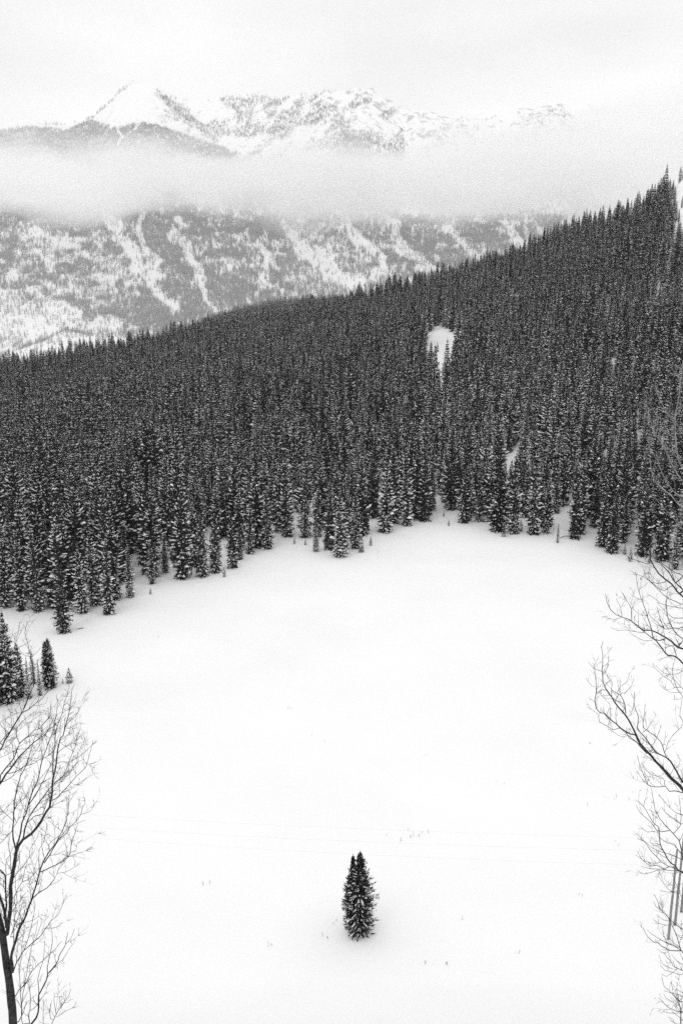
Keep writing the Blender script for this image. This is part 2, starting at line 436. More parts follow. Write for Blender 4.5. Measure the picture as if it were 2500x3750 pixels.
# scatter of forest positions
rng = np.random.default_rng(4)
SPACING = 4.0
gy = np.arange(150, 660, SPACING); gx = np.arange(-300, 300, SPACING)
GX, GY = np.meshgrid(gx, gy)
GX = (GX + rng.uniform(-0.5, 0.5, GX.shape) * SPACING * 0.95).ravel(); GY = (GY + rng.uniform(-0.5, 0.5, GY.shape) * SPACING * 0.95).ravel()
T = GX / GY
keep = (np.abs(T) < 0.47)
ye = edge_y(T); yc = np.interp(T, SKY_T, CREST_Y)
depth = GY - ye
keep &= (depth > 1.5) & (GY < yc + 35)
GX, GY, depth, T, yc = GX[keep], GY[keep], depth[keep], T[keep], yc[keep]
FORCED = np.array([on_height(a, b, 0.0)[:2] for a, b in EDGE_PX[3:-2] if (a, b) not in ((231, 2285), (1593, 1862), (1340, 1955))])
near = np.min(np.hypot(GX[:, None] - FORCED[None, :, 0], GY[:, None] - FORCED[None, :, 1]), axis=1) > 1.9
GX, GY = np.concatenate([GX[near], FORCED[:, 0]]), np.concatenate([GY[near], FORCED[:, 1]])
depth = np.concatenate([depth[near], np.full(len(FORCED), 0.5)]); T = GX / GY; yc = np.interp(T, SKY_T, CREST_Y)
GZ = ground_z(GX, GY)
PX, PY = project(GX, GY, GZ)
gap = fbm(GX / 9, GY / 34, 61, 3); patch = fbm(GX / 40, GY / 60, 66, 3)
p_keep = np.where(depth < 24, np.where(PX < 900, 0.95, 0.8), 1.0) * np.where(gap < 0.30, 0.35, 1.0)
p_keep *= np.where((PX > 1800) & (depth < 32) & (gap < 0.33), 0.75, 1.0)
wob = 10 * np.sin(PY / 17.0) + 8 * np.sin(PY / 7.0 + 1)
clear = (np.abs(PX - 1614 - 0.12 * wob) < np.interp(PY, [1196, 1212, 1240, 1380, 1430, 1480], [0, 38, 58, 60, 34, 0])) & (PY > 1196) & (PY < 1480)
p_keep[clear] = 0.0
outcrop = (PX > 2405 + 0.25 * (PY - 620)) & (PY < 900) & (PY > 520)
p_keep[outcrop] *= 0.20
streak = (np.abs(PX - (2390 + (1150 - PY) * 0.35)) < 14) & (PY > 930) & (PY < 1230)
p_keep[streak] *= 0.1
p_keep[depth == 0.5] = 2.0
sel = rng.uniform(0, 1, len(GX)) < p_keep
GX, GY, GZ, PX, PY, depth, patch, outcrop = (a[sel] for a in (GX, GY, GZ, PX, PY, depth, patch, outcrop))
N = len(GX)
clump = fbm(GX / 11, GY / 16, 120, 2)
SCL = rng.uniform(0.74, 1.22, N) * (0.76 + 0.48 * clump) * np.where(rng.uniform(0, 1, N) < 0.14, rng.uniform(0.45, 0.75, N), 1.0) * np.where((PX < 700) & (depth < 60), 1.15, 1.0) * np.where(outcrop, 0.55, 1.0)
ROT = rng.uniform(0, 6.283, N)
# heavier and lighter snow come in patches
ORD = np.argsort([0.30, 0.95, 0.55, 0.8, 0.42, 0.7, 1.0, 0.6, 0.5])
VI = ORD[np.clip(((patch - 0.25) / 0.5 * 9 + rng.normal(0, 2.2, N)).astype(int), 0, 8)]

# the trees that show largest: front rows of the forest edge, in view
inview = (PX > -20) & (PX < 2520)
score = depth + np.where(inview, 0, 1e6)
order = np.argsort(score)[:262]
ind = np.zeros(N, bool); ind[order] = True
PROTO = [None] * len(VARS)
for i in np.nonzero(ind)[0]:
    v = int(VI[i]); px = PX[i]
    where = ('at the left forest edge' if px < 560 else 'left of the snowy forest notch' if px < 1130 else 'below the bright forest clearing' if px < 1700 else 'at the right forest edge')
    size = 'short' if SCL[i] < 0.8 else 'tall' if SCL[i] > 1.08 else 'middling'
    row = 'front row' if depth[i] < 7 else 'second row'
    look = 'snow laden' if v in (1, 3, 5, 6) else 'dark'
    o, ps = place_spruce(VARS[v], float(GX[i]), float(GY[i]), float(SCL[i]), float(ROT[i]), f'{size} {look} spruce in the {row} {where}', 'spruces along the forest edge', z=float(GZ[i]), lean=rng.uniform(-0.03, 0.03))
    if PROTO[v] is None: PROTO[v] = ps

def scatter(name, X, Y, Z, scl, rot, idx, protos, label, cat):
    """one uncountable mass of trees: points that carry size, turn and kind, dressed by geometry nodes"""
    me = bpy.data.meshes.new(name)
    n = len(X)
    me.vertices.add(n); me.vertices.foreach_set('co', np.stack([X, Y, Z], 1).astype(np.float32).ravel())
    for nm, ty, arr in (('scl', 'FLOAT', scl.astype(np.float32)), ('rot', 'FLOAT', rot.astype(np.float32)), ('idx', 'INT', idx.astype(np.int32))):
        a = me.attributes.new(nm, ty, 'POINT'); a.data.foreach_set('value', arr)
    o = link(name, me); tag(o, label, cat, None, 'stuff')
    ng = bpy.data.node_groups.new(name + '_nodes', 'GeometryNodeTree')
    ng.interface.new_socket('Geometry', in_out='INPUT', socket_type='NodeSocketGeometry')
    ng.interface.new_socket('Geometry', in_out='OUTPUT', socket_type='NodeSocketGeometry')
    nd, ln = ng.nodes, ng.links
    gi = nd.new('NodeGroupInput'); go = nd.new('NodeGroupOutput')
    allj = nd.new('GeometryNodeJoinGeometry')
    for ps in protos:
        j = nd.new('GeometryNodeJoinGeometry')
        for p in ps:
            oi = nd.new('GeometryNodeObjectInfo'); oi.transform_space = 'ORIGINAL'
            oi.inputs['Object'].default_value = p; oi.inputs['As Instance'].default_value = False
            ln.new(oi.outputs['Geometry'], j.inputs[0])
        ti = nd.new('GeometryNodeGeometryToInstance'); ln.new(j.outputs[0], ti.inputs[0]); ln.new(ti.outputs[0], allj.inputs[0])
    iop = nd.new('GeometryNodeInstanceOnPoints'); iop.inputs['Pick Instance'].default_value = True
    def attr(nm, dt):
        a = nd.new('GeometryNodeInputNamedAttribute'); a.data_type = dt; a.inputs['Name'].default_value = nm; return a.outputs[0]
    cx = nd.new('ShaderNodeCombineXYZ'); ln.new(attr('rot', 'FLOAT'), cx.inputs[2])
    ln.new(gi.outputs[0], iop.inputs['Points']); ln.new(allj.outputs[0], iop.inputs['Instance'])
    ln.new(attr('idx', 'INT'), iop.inputs['Instance Index']); ln.new(cx.outputs[0], iop.inputs['Rotation']); ln.new(attr('scl', 'FLOAT'), iop.inputs['Scale'])
    ln.new(iop.outputs[0], go.inputs[0])
    md = o.modifiers.new('trees', 'NODES'); md.node_group = ng
    return o
r = ~ind
scatter('spruce_forest', GX[r], GY[r], GZ[r] - 0.05, SCL[r], ROT[r], VI[r], [p for p in PROTO if p], 'dense dark snow dusted spruce forest covering the slope behind the meadow', 'forest')

# ------------------------------------------------------------------ single conifers
def base_and_height(px, py, ptop):
    x, y, z = on_height(px, py, 0.0)
    z = float(ground_z(np.array([x]), np.array([y]))[0])
    x, y, z = on_height(px, py, z)
    return x, y, z, CAMZ + y * float(row_tan(ptop)) - z
x, y, z, h = base_and_height(1312, 3418, 3118)
LONE = gen_spruce(h, 1.50, 900, 62, 14, 6, 0.36, 0.72, tops=((0.12, 0.0, 1.0, 1.0), (-0.52, 0.05, 0.955, 0.56)), tw=0.58, blob=0.52,
                  profile=([0, 0.06, 0.13, 0.34, 0.5, 0.65, 0.85, 0.95, 1.0], [0.04, 0.16, 0.28, 0.60, 0.84, 1.0, 0.95, 0.72, 0.5]), rag=0.14)
place_spruce(LONE, x, y, 1.0, 0.0, 'lone spruce with twin tips standing in the middle of the open snow meadow', None, z=z)
CLUSTER = [ # px base x, base y, top y, shape set, width factor, label
    (-15, 2580, 2190, 'V0', 1.0, 'tallest spruce of the small group, cut by the left picture border'),
    (37, 2572, 2235, 'V7', 1.0, 'broad dark spruce in the small group beside the left border'),
    (77, 2550, 2352, 'V2', 1.25, 'wide bushy spruce in the middle of the small group at left'),
    (108, 2558, 2405, 'S0', 0.9, 'slim front spruce of the small group at left'),
    (124, 2503, 2378, 'S1', 1.1, 'slender pointed spruce behind the others of the small group at left'),
    (148, 2547, 2412, 'S0', 0.8, 'thin sparse spruce just before the twin tipped one in the small group'),
    (184, 2519, 2340, 'T', 1.0, 'twin tipped spruce at the open end of the small group at left'),
    (231, 2503, 2484, 'Y0', 1.0, 'tiny spruce sapling between the small group and a lone young spruce'),
    (256, 2500, 2444, 'Y1', 1.3, 'young spruce standing alone on snow beside the small group'),
]
for i, (bx, by, ty, kd, wf, lab) in enumerate(CLUSTER):
    x, y, z, h = base_and_height(bx, by, ty)
    if kd == 'T': parts = gen_spruce(h, 1.12, 910, 46, 10, 5, 0.30, 0.75, tops=((0.36, 0, 1.0, 1.0), (-0.42, 0.1, 0.985, 0.85)), tw=0.6, blob=0.7, profile=([0, 0.1, 0.3, 0.6, 0.85, 1], [0.05, 0.3, 0.6, 0.9, 1.0, 0.8])); s, xs = 1.0, 1.0
    else:
        src, H0 = {'V': (VARS, 14.0), 'S': (SLIM, 9.0), 'Y': (YOUNG, 3.0)}[kd[0]]
        parts = src[int(kd[1])]; s = h / H0; xs = wf
    o, ps = place_spruce(parts, x, y, s, i * 1.3, lab, 'small spruce group at the left meadow edge', z=z, xs=xs)
FARTREE, FP = place_spruce(FAR, *on_height(-140, 2620, 0)[:2], 0.8, 0.4, 'bushy spruce just outside the left border by the small group', 'small spruce group at the left meadow edge')
EDGE_YOUNG = [(233, 2314, 2050, 'V4', 'spruce leaning out in front of the forest edge above the small group'),
    (1323, 2022, 1960, 'Y0', 'larger of two saplings side by side before the forest notch'),
    (1357, 1997, 1962, 'Y1', 'smaller of two saplings side by side before the forest notch'),
    (1078, 1992, 1966, 'Y2', 'small sapling in the snowy notch of the forest edge'),
    (1118, 1995, 1972, 'Y0', 'tiny sapling at the right side of the snowy notch'),
    (822, 2112, 2076, 'Y1', 'sapling standing alone in front of the straight left forest edge'),
    (552, 2176, 2150, 'Y2', 'tiny sapling in front of the left forest edge'),
    (1624, 1890, 1868, 'Y0', 'tiny sapling on the drift crest below the forest gap'),
    (1642, 1925, 1900, 'Y1', 'sapling half buried just below the drift crest'),
    (1844, 1965, 1905, 'Y2', 'sapling at the foot of the forest near the middle right'),
    (2040, 1987, 1915, 'S0', 'thin young spruce before the right forest edge'),
    (1906, 1945, 1905, 'Y0', 'sapling between two larger spruces of the right edge'),
    (2285, 2030, 1990, 'Y1', 'sapling near the bare branches on the right edge'),
    (2305, 2055, 2003, 'Y2', 'sapling touching the bare branch tip on the right edge'),
    (2375, 2060, 2025, 'Y0', 'sapling behind the bare branches on the right edge'),
    (1600, 1288, 1262, 'Y1', 'slim sapling alone on the bright clearing in the forest')]
for i, (bx, by, ty, kd, lab) in enumerate(EDGE_YOUNG):
    if by < 1500:
        yy = np.linspace(300, 520, 400); tt = float(col_t(bx, by)); zz = ground_z(tt * yy, yy)
        j = int(np.argmin(np.abs(project(tt * yy, yy, zz)[1] - by))); x, y, z = tt * yy[j], yy[j], zz[j]; h = 4.0
    else: x, y, z, h = base_and_height(bx, by, ty)
    src, H0 = {'V': (VARS, 14.0), 'S': (SLIM, 9.0), 'Y': (YOUNG, 3.0)}[kd[0]]
    place_spruce(src[int(kd[1])], float(x), float(y), float(h) / H0, i * 2.1, lab, 'single young spruces along the meadow edge', z=float(z))

# ------------------------------------------------------------------ trees of the far slopes
n = 4300
t_ = rng.uniform(-0.27, 0.14, n); y_ = rng.uniform(1020, 1200, n); x_ = t_ * y_
z_ = ground_z(x_, y_)
scatter('ridge_forest', x_, y_, z_, rng.uniform(0.6, 1.0, n), rng.uniform(0, 6.28, n), np.zeros(n), [FP], 'hazy forested ridge showing just above the near forest skyline', 'forest')

CHUTES = [ # polylines on the face in photo pixels: x, y, half width
    [(385,790,24),(440,880,30),(500,965,28),(555,1045,22),(610,1105,16),(650,1130,10)],
    [(522,775,9),(510,860,10),(530,920,18),(562,965,30),(550,1035,20)],
    [(620,830,8),(655,880,24),(700,950,18),(735,1020,14),(765,1100,10),(785,1150,10)],
    [(640,795,16),(680,835,16)],
    [(940,895,12),(985,940,20),(1010,985,12)],
    [(1040,815,10),(1110,900,30),(1180,970,40),(1250,1010,40),(1310,1040,30)],
    [(1275,825,16),(1320,890,20),(1385,920,14),(1420,1000,10)],
    [(1440,815,14),(1480,910,24),(1550,980,26),(1600,1000,18)],
    [(1630,830,14),(1700,900,20),(1770,960,14)],
    [(1848,820,10),(1905,905,20),(1930,920,14)],
    [(1920,800,8),(1938,870,10)],
    [(110,850,14),(200,880,16),(265,910,22),(310,945,14)],
    [(440,470,7),(455,500,6),(440,540,6)], [(520,430,8),(500,470,6)],
]
def coverage(px, py):
    qx, qy = px, py
    nz = fbm(px / 46, py / 30, 51, 4); nz2 = fbm(px / 9, py / 34, 58, 3)
    c = smooth(0.42, 0.54, 0.62 * nz + 0.38 * nz2 + 0.065)
    c = np.maximum(c, 0.10)
    # dense belts
    c = np.maximum(c, smooth(520, 440, px) * smooth(880, 800, py) * 0.9)
    c = np.maximum(c, smooth(40, 0, np.abs(px - (640 + (py - 1000) * 0.55))) * 0.95 * smooth(780, 840, py))
    c = np.maximum(c, smooth(45, 0, np.abs(px - (600 + (py - 860) * 0.25))) * 0.9 * smooth(980, 900, py) * smooth(760, 800, py))
    c = np.maximum(c, smooth(26, 0, np.abs(py - (1130 + (px - 300) * 0.22))) * smooth(240, 320, px) * smooth(760, 640, px) * 0.9)
    # open right hand face
    c *= 1 - 0.45 * smooth(1000, 1150, px) * smooth(1450, 1300, px) * smooth(760, 840, py)
    # snowy knoll bottom left
    kn = smooth(1080, 1120, py + 18 * np.sin(px / 30.0) - np.maximum(px - 200, 0) * 0.42 + np.maximum(120 - px, 0) * 0.2) * smooth(520, 440, px)
    c = c * (1 - 0.80 * kn)
    # patchy snow between knoll and belt
    pt = smooth(0.52, 0.6, fbm(px / 60, py / 26, 71, 3)) * smooth(560, 480, px) * smooth(800, 860, py)
    c *= 1 - 0.75 * pt
    # upper face above the mist: forest only below a wavering tree line on the left
    line = np.interp(px, [0, 130, 240, 330, 430, 520, 640, 760, 900], [478, 462, 478, 440, 470, 445, 480, 520, 570])
    up = py < 700
    cu = smooth(-4, 10, py - line) * 0.97 * smooth(980, 760, px)
    sp = 0.30 * smooth(560, 700, px) * smooth(0.5, 0.62, fbm(px / 40 + py / 50, py / 60, 88, 3)) * smooth(330, 380, py)
    sp = np.maximum(sp, 0.75 * smooth(1180, 1260, px) * smooth(1420, 1330, px) * smooth(470, 505, py))
    sp = np.maximum(sp, 0.5 * smooth(560, 600, px) * smooth(820, 760, px) * smooth(22, 6, np.abs(py - (340 + (px - 575) * 0.8))))
    crest = np.interp(px, _c[:, 0], _c[:, 1])
    sp = np.maximum(sp, 0.22 * smooth(16, 7, py - crest) * smooth(120, 200, px) * smooth(500, 455, px))
    c = np.where(up, np.maximum(cu, sp), c)
    c = np.where((py < 790) & (px > 1480), c * 0.15, c)
    qx = px + 46 * (fbm(px / 70, py / 55, 201, 3) - 0.5); qy = py + 40 * (fbm(px / 60, py / 60, 205, 3) - 0.5)
    c = c * (0.92 + 0.08 * smooth(0.35, 0.6, fbm(px / 7, py / 15, 209, 2)))
    for ch in CHUTES:
        d = np.full(px.shape, 1e9)
        for (x0, y0, w0), (x1, y1, w1) in zip(ch[:-1], ch[1:]):
            dx, dy = x1 - x0, y1 - y0
            q = np.clip(((qx - x0) * dx + (qy - y0) * dy) / (dx * dx + dy * dy), 0, 1)
            dd = np.hypot(qx - x0 - q * dx, qy - y0 - q * dy) / (w0 + (w1 - w0) * q)
            d = np.minimum(d, dd)
        d = d + (fbm(px / 22, py / 30, 13, 3) - 0.5) * 1.5
        c *= 1 - 0.90 * smooth(1.2, 0.75, d)
    return c
n = 460000
t_ = rng.uniform(-0.42, 0.42, n); y_ = np.sqrt(rng.uniform(2590 ** 2, 5035 ** 2, n)); x_ = t_ * y_
z_ = mountain_z(x_, y_)
px_, py_ = project(x_, y_, z_)
k = (rng.uniform(0, 1, n) < coverage(px_, py_)) & (py_ > 300) & (py_ < 1420)
x_, y_, z_, py_ = x_[k], y_[k], z_[k], py_[k]
n = len(x_)
scl = rng.uniform(0.65, 1.35, n) * np.where(py_ < 700, 0.85, 1.0)
scatter('mountain_forest', x_, y_, z_ - 0.3, scl, rng.uniform(0, 6.28, n), np.zeros(n), [FP], 'grey hazy forest patches and scattered conifers on the far mountain face', 'forest')
print('forest', N, 'mountain trees', n)

# ------------------------------------------------------------------ bare broad-leaved trees
def tube(V, F, pts, rad, sides):
    pts = [Vector(p) for p in pts]
    n0 = len(V); up = Vector((0.3, 0.5, 0.81))
    for i, p in enumerate(pts):
        d = (pts[min(i + 1, len(pts) - 1)] - pts[max(i - 1, 0)])
        if d.length < 1e-6: d = Vector((0, 0, 1))
        d.normalize()
        a = d.cross(up)
        if a.length < 0.1: a = d.cross(Vector((1, 0, 0)))
        a.normalize(); b = d.cross(a)
        for k in range(sides):
            th = 6.28318 * k / sides
            V.append(p + (a * math.cos(th) + b * math.sin(th)) * rad[i])
    for i in range(len(pts) - 1):
        for k in range(sides):
            p0 = n0 + i * sides + k; p1 = n0 + i * sides + (k + 1) % sides
            F.append((p0, p1, p1 + sides, p0 + sides))
    F.append(tuple(n0 + (len(pts) - 1) * sides + k for k in range(sides)))
def resample(pts, step):
    """smooth Catmull-Rom path through the points"""
    P = [Vector(p) for p in pts]; out = []
    for i in range(len(P) - 1):
        p0 = P[max(i - 1, 0)]; p1 = P[i]; p2 = P[i + 1]; p3 = P[min(i + 2, len(P) - 1)]
        m = max(1, int((p2 - p1).length / step))
        for j in range(m):
            q = j / m
            out.append(0.5 * ((2 * p1) + (p2 - p0) * q + (2 * p0 - 5 * p1 + 4 * p2 - p3) * q * q + (3 * p1 - p0 - 3 * p2 + p3) * q ** 3))
    out.append(P[-1]); return out
CROPS = {'L1': (0, 2500, 3.92), 'L2': (0, 2900, 3.92), 'L3': (0, 3300, 3.484), 'L0': (0, 2300, 1.622), 'R0': (2100, 1300, 3.135), 'R1': (2100, 2000, 3.92), 'R2': (2100, 2400, 3.92),
         'R3': (2250, 2900, 5.228), 'R4': (2250, 3300, 5.228), 'P': (0, 0, 1.0)}
def limb_px(spec):
    out = []; key = 'P'
    for tok in spec.split():
        if tok in CROPS: key = tok; continue
        a, b = tok.split(','); ox, oy, s = CROPS[key]
        out.append((ox + float(a) / s, oy + float(b) / s))
    return out
def twigs_on(V, F, path, radii, rnd, dens, size):
    """fine side shoots, curving upwards, each with short spurs"""
    L = sum((path[i + 1] - path[i]).length for i in range(len(path) - 1))
    pos = 0.0; nxt = L * rnd.uniform(0.12, 0.25)
    for i in range(len(path) - 1):
        seg = path[i + 1] - path[i]; sl = seg.length
        while nxt < pos + sl and sl > 1e-5:
            q = (nxt - pos) / sl; p = path[i] + seg * q
            frac = nxt / L
            d = seg.normalized()
            ax = d.cross(Vector((rnd.uniform(-1, 1), rnd.uniform(-1, 1), rnd.uniform(-1, 1))))
            if ax.length > 1e-3:
                ax.normalize()
                nd = (d * math.cos(0.8) + ax * math.sin(0.8)); nd.z += 0.25; nd.normalize()
                ln = size * rnd.uniform(0.35, 1.25) * (1.15 - 0.6 * frac)
                shoot(V, F, p, nd, ln, min(radii[i] * 0.6, 0.0050), rnd, 1)
            nxt += rnd.uniform(0.5, 1.5) / dens
        pos += sl
def shoot(V, F, p, d, ln, r, rnd, level):
    n = 4 if ln > 0.2 else 3
    pts = [p]; cur = p.copy(); dd = d.copy()
    for i in range(n):
        dd = (dd + Vector((rnd.uniform(-.22, .22), rnd.uniform(-.22, .22), rnd.uniform(-.08, .30)))).normalized()
        cur = cur + dd * (ln / n); pts.append(cur.copy())
    rad = [r * (1 - 0.62 * i / n) for i in range(n + 1)]
    tube(V, F, pts, rad, 3)
    if level < 3:
        m = int(ln / (0.085 if level == 1 else 0.06)) if level == 1 else rnd.randint(0, 2)
        for j in range(m):
            i = rnd.randint(1, n) - 1; q = rnd.random()
            b = pts[i].lerp(pts[i + 1], q); t = (pts[i + 1] - pts[i]).normalized()
            ax = t.cross(Vector((rnd.uniform(-1, 1), rnd.uniform(-1, 1), rnd.uniform(-1, 1))))
            if ax.length < 1e-3: continue
            ax.normalize(); nd = (t * 0.65 + ax * 0.75).normalized()
            shoot(V, F, b, nd, ln * rnd.uniform(0.18, 0.5), max(r * 0.72, 0.0026), rnd, level + 1)
def bare_tree(name, label, group, base_w, trunk_spec, trunk_w, limbs, seed, dens=5.0, size=0.42, spread=0.35, bark=None):
    rnd = random.Random(seed); mb, mt = (bark or M_ASPEN), (bark or M_TWIG)
    placed = []     # (px, py, depth)
    root = None
    def to3(pix, ws): return [Vector(unproject(a, b, w)) for (a, b), w in zip(pix, ws)]
    tp = limb_px(trunk_spec)
    ws = [base_w] * len(tp)
    pts = to3(tp, ws)
    # carry the trunk down to the snow
    b0 = pts[0].copy(); gz = float(ground_z(np.array([b0.x]), np.array([b0.y]))[0])
    foot = Vector((b0.x + 0.05, b0.y, gz - 0.15))
    root = empty(name, foot + Vector((0, 0, 0.15))); tag(root, label, 'tree', group)
    inv = root.location.copy()
    def add(nm, V, F, mat, parent):
        me = mesh_from(nm, [v - inv for v in V], F, [mat], True); return link(nm, me, parent)
    path = resample([foot] + pts, 0.12)
    k = base_w / FPX / 2
    m = len(path); r0, r1 = trunk_w[0] * k, trunk_w[1] * k
    rad = [r0 * 1.12 + (r1 - r0 * 1.12) * i / (m - 1) for i in range(m)]
    rad = [q * (1 + 0.04 * math.sin(i * 1.7)) for i, q in enumerate(rad)]
    V, F = [], []; tube(V, F, path, rad, 10); add('trunk', V, F, mb, root)
    for (a, b), w in zip(tp, ws): placed.append((a, b, w))
    for i in range(len(tp) - 1):
        for q in (0.25, 0.5, 0.75): placed.append((tp[i][0] * (1 - q) + tp[i + 1][0] * q, tp[i][1] * (1 - q) + tp[i + 1][1] * q, base_w))
    for spec, w0, w1 in limbs:
        pix = limb_px(spec)
        j = min(range(len(placed)), key=lambda i: (placed[i][0] - pix[0][0]) ** 2 + (placed[i][1] - pix[0][1]) ** 2)
        a, b, w = placed[j]
        dist = math.hypot(a - pix[0][0], b - pix[0][1])
        if dist > 6: pix = [(a, b)] + pix       # root the limb in what carries it
        lens = [0.0]
        for i in range(1, len(pix)): lens.append(lens[-1] + math.hypot(pix[i][0] - pix[i - 1][0], pix[i][1] - pix[i - 1][1]) * w / FPX)
        slope = rnd.uniform(-spread, spread); wob = rnd.uniform(-0.06, 0.06)
        ws = [w + slope * l + wob * math.sin(l * 2.2) for l in lens]
        for i in range(len(pix) - 1):
            for q in (0.0, 0.2, 0.4, 0.6, 0.8): placed.append((pix[i][0] * (1 - q) + pix[i + 1][0] * q, pix[i][1] * (1 - q) + pix[i + 1][1] * q, ws[i] * (1 - q) + ws[i + 1] * q))
        path = resample(to3(pix, ws), 0.07)
        m = len(path); rA, rB = w0 * k, max(w1 * k, 0.0028)
        rad = [(rA + (rB - rA) * (i / max(1, m - 1)) ** 0.85) * rnd.uniform(0.93, 1.07) for i in range(m)]
        path = [p + Vector((rnd.uniform(-1, 1), rnd.uniform(-1, 1), rnd.uniform(-1, 1))) * 0.005 if 0 < i < m - 1 else p for i, p in enumerate(path)]
        V, F = [], []; tube(V, F, path, rad, 7 if w0 > 4 else 5)
        lo = add('branch', V, F, mb, root)
        V, F = [], []; twigs_on(V, F, path, rad, rnd, dens, size)
        if F: add('twigs', V, F, mt, lo)['kind'] = 'stuff'
    return root

LEFT_A = [
 ('L3 95,420 110,300 135,100 142,0 L2 155,1350 185,1200 215,1000 235,850', 15, 13),
 ('L2 235,850 225,800 190,620 195,450 205,250 215,100 235,0 L1 300,1350 375,1190 440,1000 480,870 520,740 580,600', 6.5, 1.3),
 ('L2 240,850 280,760 330,690 450,610 540,500 620,370 660,290 715,220 735,120 750,0 L1 760,1400 800,1240 825,1050 845,900 870,800 910,760 950,600 990,440 1015,300 1030,160 1045,70', 11, 1.4),
 ('L1 765,1320 765,1100 785,950 795,800 830,620 890,450 925,280 965,170 1000,40', 4.2, 1.4),
 ('L2 235,800 290,640 320,450 380,300 410,180 470,0 L1 545,1400 580,1230 620,1080 690,900 720,800 770,680 790,560 820,420 830,230', 6, 1.2),
 ('L2 330,690 380,470 440,330 550,180 680,0 L1 800,1430 900,1350 960,1230 1010,1090 1080,930 1120,760 1160,640', 6, 1.2),
 ('L2 410,190 480,90 540,0 L1 600,1450 660,1340 720,1200 760,1100', 4, 1.6),
 ('L2 390,450 500,350 620,310 L1 720,1560 770,1480 900,1400 980,1330 1060,1200 1130,1130 1210,1100', 3, 1.1),
 ('L2 740,125 800,105 900,0 L1 1000,1460 1100,1340 1210,1240 1270,1120 1310,950 1340,830', 3.4, 1.1),
 ('L1 1260,1170 1340,1165 1380,1130', 1.5, 1.0),
 ('L1 830,1010 920,930 1060,860 1140,790 1200,720', 2.2, 1.0),
 ('L1 820,1160 870,1140 1000,1135 1130,1070 1240,980 1310,910', 2.4, 1.0),
 ('L1 640,1085 740,1010 800,950 830,830', 2.0, 1.0),
 ('L1 850,830 900,880 960,930 1080,1000', 1.6, 1.0),
 ('L1 890,450 940,400 1010,390 1100,250', 1.6, 1.0),
 ('L1 950,600 1000,560 1070,500', 1.5, 1.0), ('L1 945,655 1010,650 1090,600 1130,560', 1.5, 1.0),
 ('L1 690,900 640,760 700,660 760,540', 1.6, 1.0), ('L1 620,1080 580,900 570,800', 1.6, 1.0),
 ('L1 720,800 650,760 560,640 580,520', 1.6, 1.0),
 ('L3 165,900 150,700 200,520 250,350 320,220 370,80 400,0 L2 500,1400 545,1250 570,1150 630,1000 710,860 800,740 860,640 900,550 950,430 970,330 985,180 1000,60', 12, 1.3),
 ('L2 640,1020 720,900 790,770 870,660 960,590 1010,510 1100,420 1160,320 1190,210 1225,170 1215,80', 4.2, 1.1),
 ('L2 1160,320 1250,300 1310,270 1350,180', 1.5, 1.0),
 ('L2 580,1150 720,1090 870,1020 990,930 1020,800 1040,690 1090,560 1120,450 1230,400', 4.2, 1.1),
 ('L2 470,1530 560,1450 680,1380 780,1250 850,1100 900,1010 980,900', 4.2, 1.1),
 ('L2 830,1170 930,1160 1010,1120 1150,1035', 1.7, 1.0), ('L2 1010,870 1090,840 1110,740 1190,680', 1.7, 1.0),
 ('L2 720,910 800,910 870,870 945,845', 2.0, 1.0), ('L2 990,930 1050,920 1120,890 1190,870', 1.6, 1.0),
 ('L2 850,640 760,690 710,760 715,830', 1.8, 1.4), ('L2 890,560 840,530 770,470 690,400', 1.6, 1.0),
 ('L2 570,1150 560,950 570,820 640,700 680,450', 2.2, 1.0),
 ('L2 190,1250 260,1150 370,1030 430,930 500,850 510,800', 3.0, 1.2), ('L2 430,940 430,830 520,700 570,560 640,490', 1.8, 1.0),
 ('L2 190,1530 260,1400 330,1290 360,1100 400,1000', 3.6, 1.6), ('L2 330,1290 430,1250 530,1130 590,1070', 2.6, 1.3),
 ('L3 180,880 220,770 310,630 420,530 500,460 580,360 650,260 740,180 780,100 820,0', 5, 1.2),
 ('L3 310,630 360,480 400,330 430,180 455,30', 3, 1.1), ('L3 600,340 680,345 760,310 800,270', 1.5, 1.0),
 ('L3 210,1200 240,1140 320,1070 370,960 450,850 550,760 620,690 700,620 790,510', 4, 1.1),
 ('L3 200,320 290,260 320,220', 4, 3), ('L3 180,560 185,300 200,100 220,0 L2 230,1400 225,1200', 3.4, 1.4),
 ('L3 135,460 185,330 240,190 290,20', 4, 1.4),
 ('L3 240,1540 290,1450 280,1350 260,1100 255,850 280,700 300,560', 4, 1.1),
 ('L3 215,780 222,650 235,500', 2.4, 1.2),
 ('L2 195,540 100,640 0,750 -120,860', 3, 1.4), ('L2 210,240 330,110 380,50 L1 440,1480 480,1380', 2.6, 1.1),
 ('L2 160,1170 155,930 130,800 150,600', 2.6, 1.1), ('L2 95,1200 100,960 150,900 180,830', 3, 1.2),
 ('L3 85,330 60,120 20,0 L2 -40,1400 -160,1200', 12, 7), ('L3 75,200 85,60 L2 85,1400 85,1210 0,1120 -90,1050', 7, 5),
]
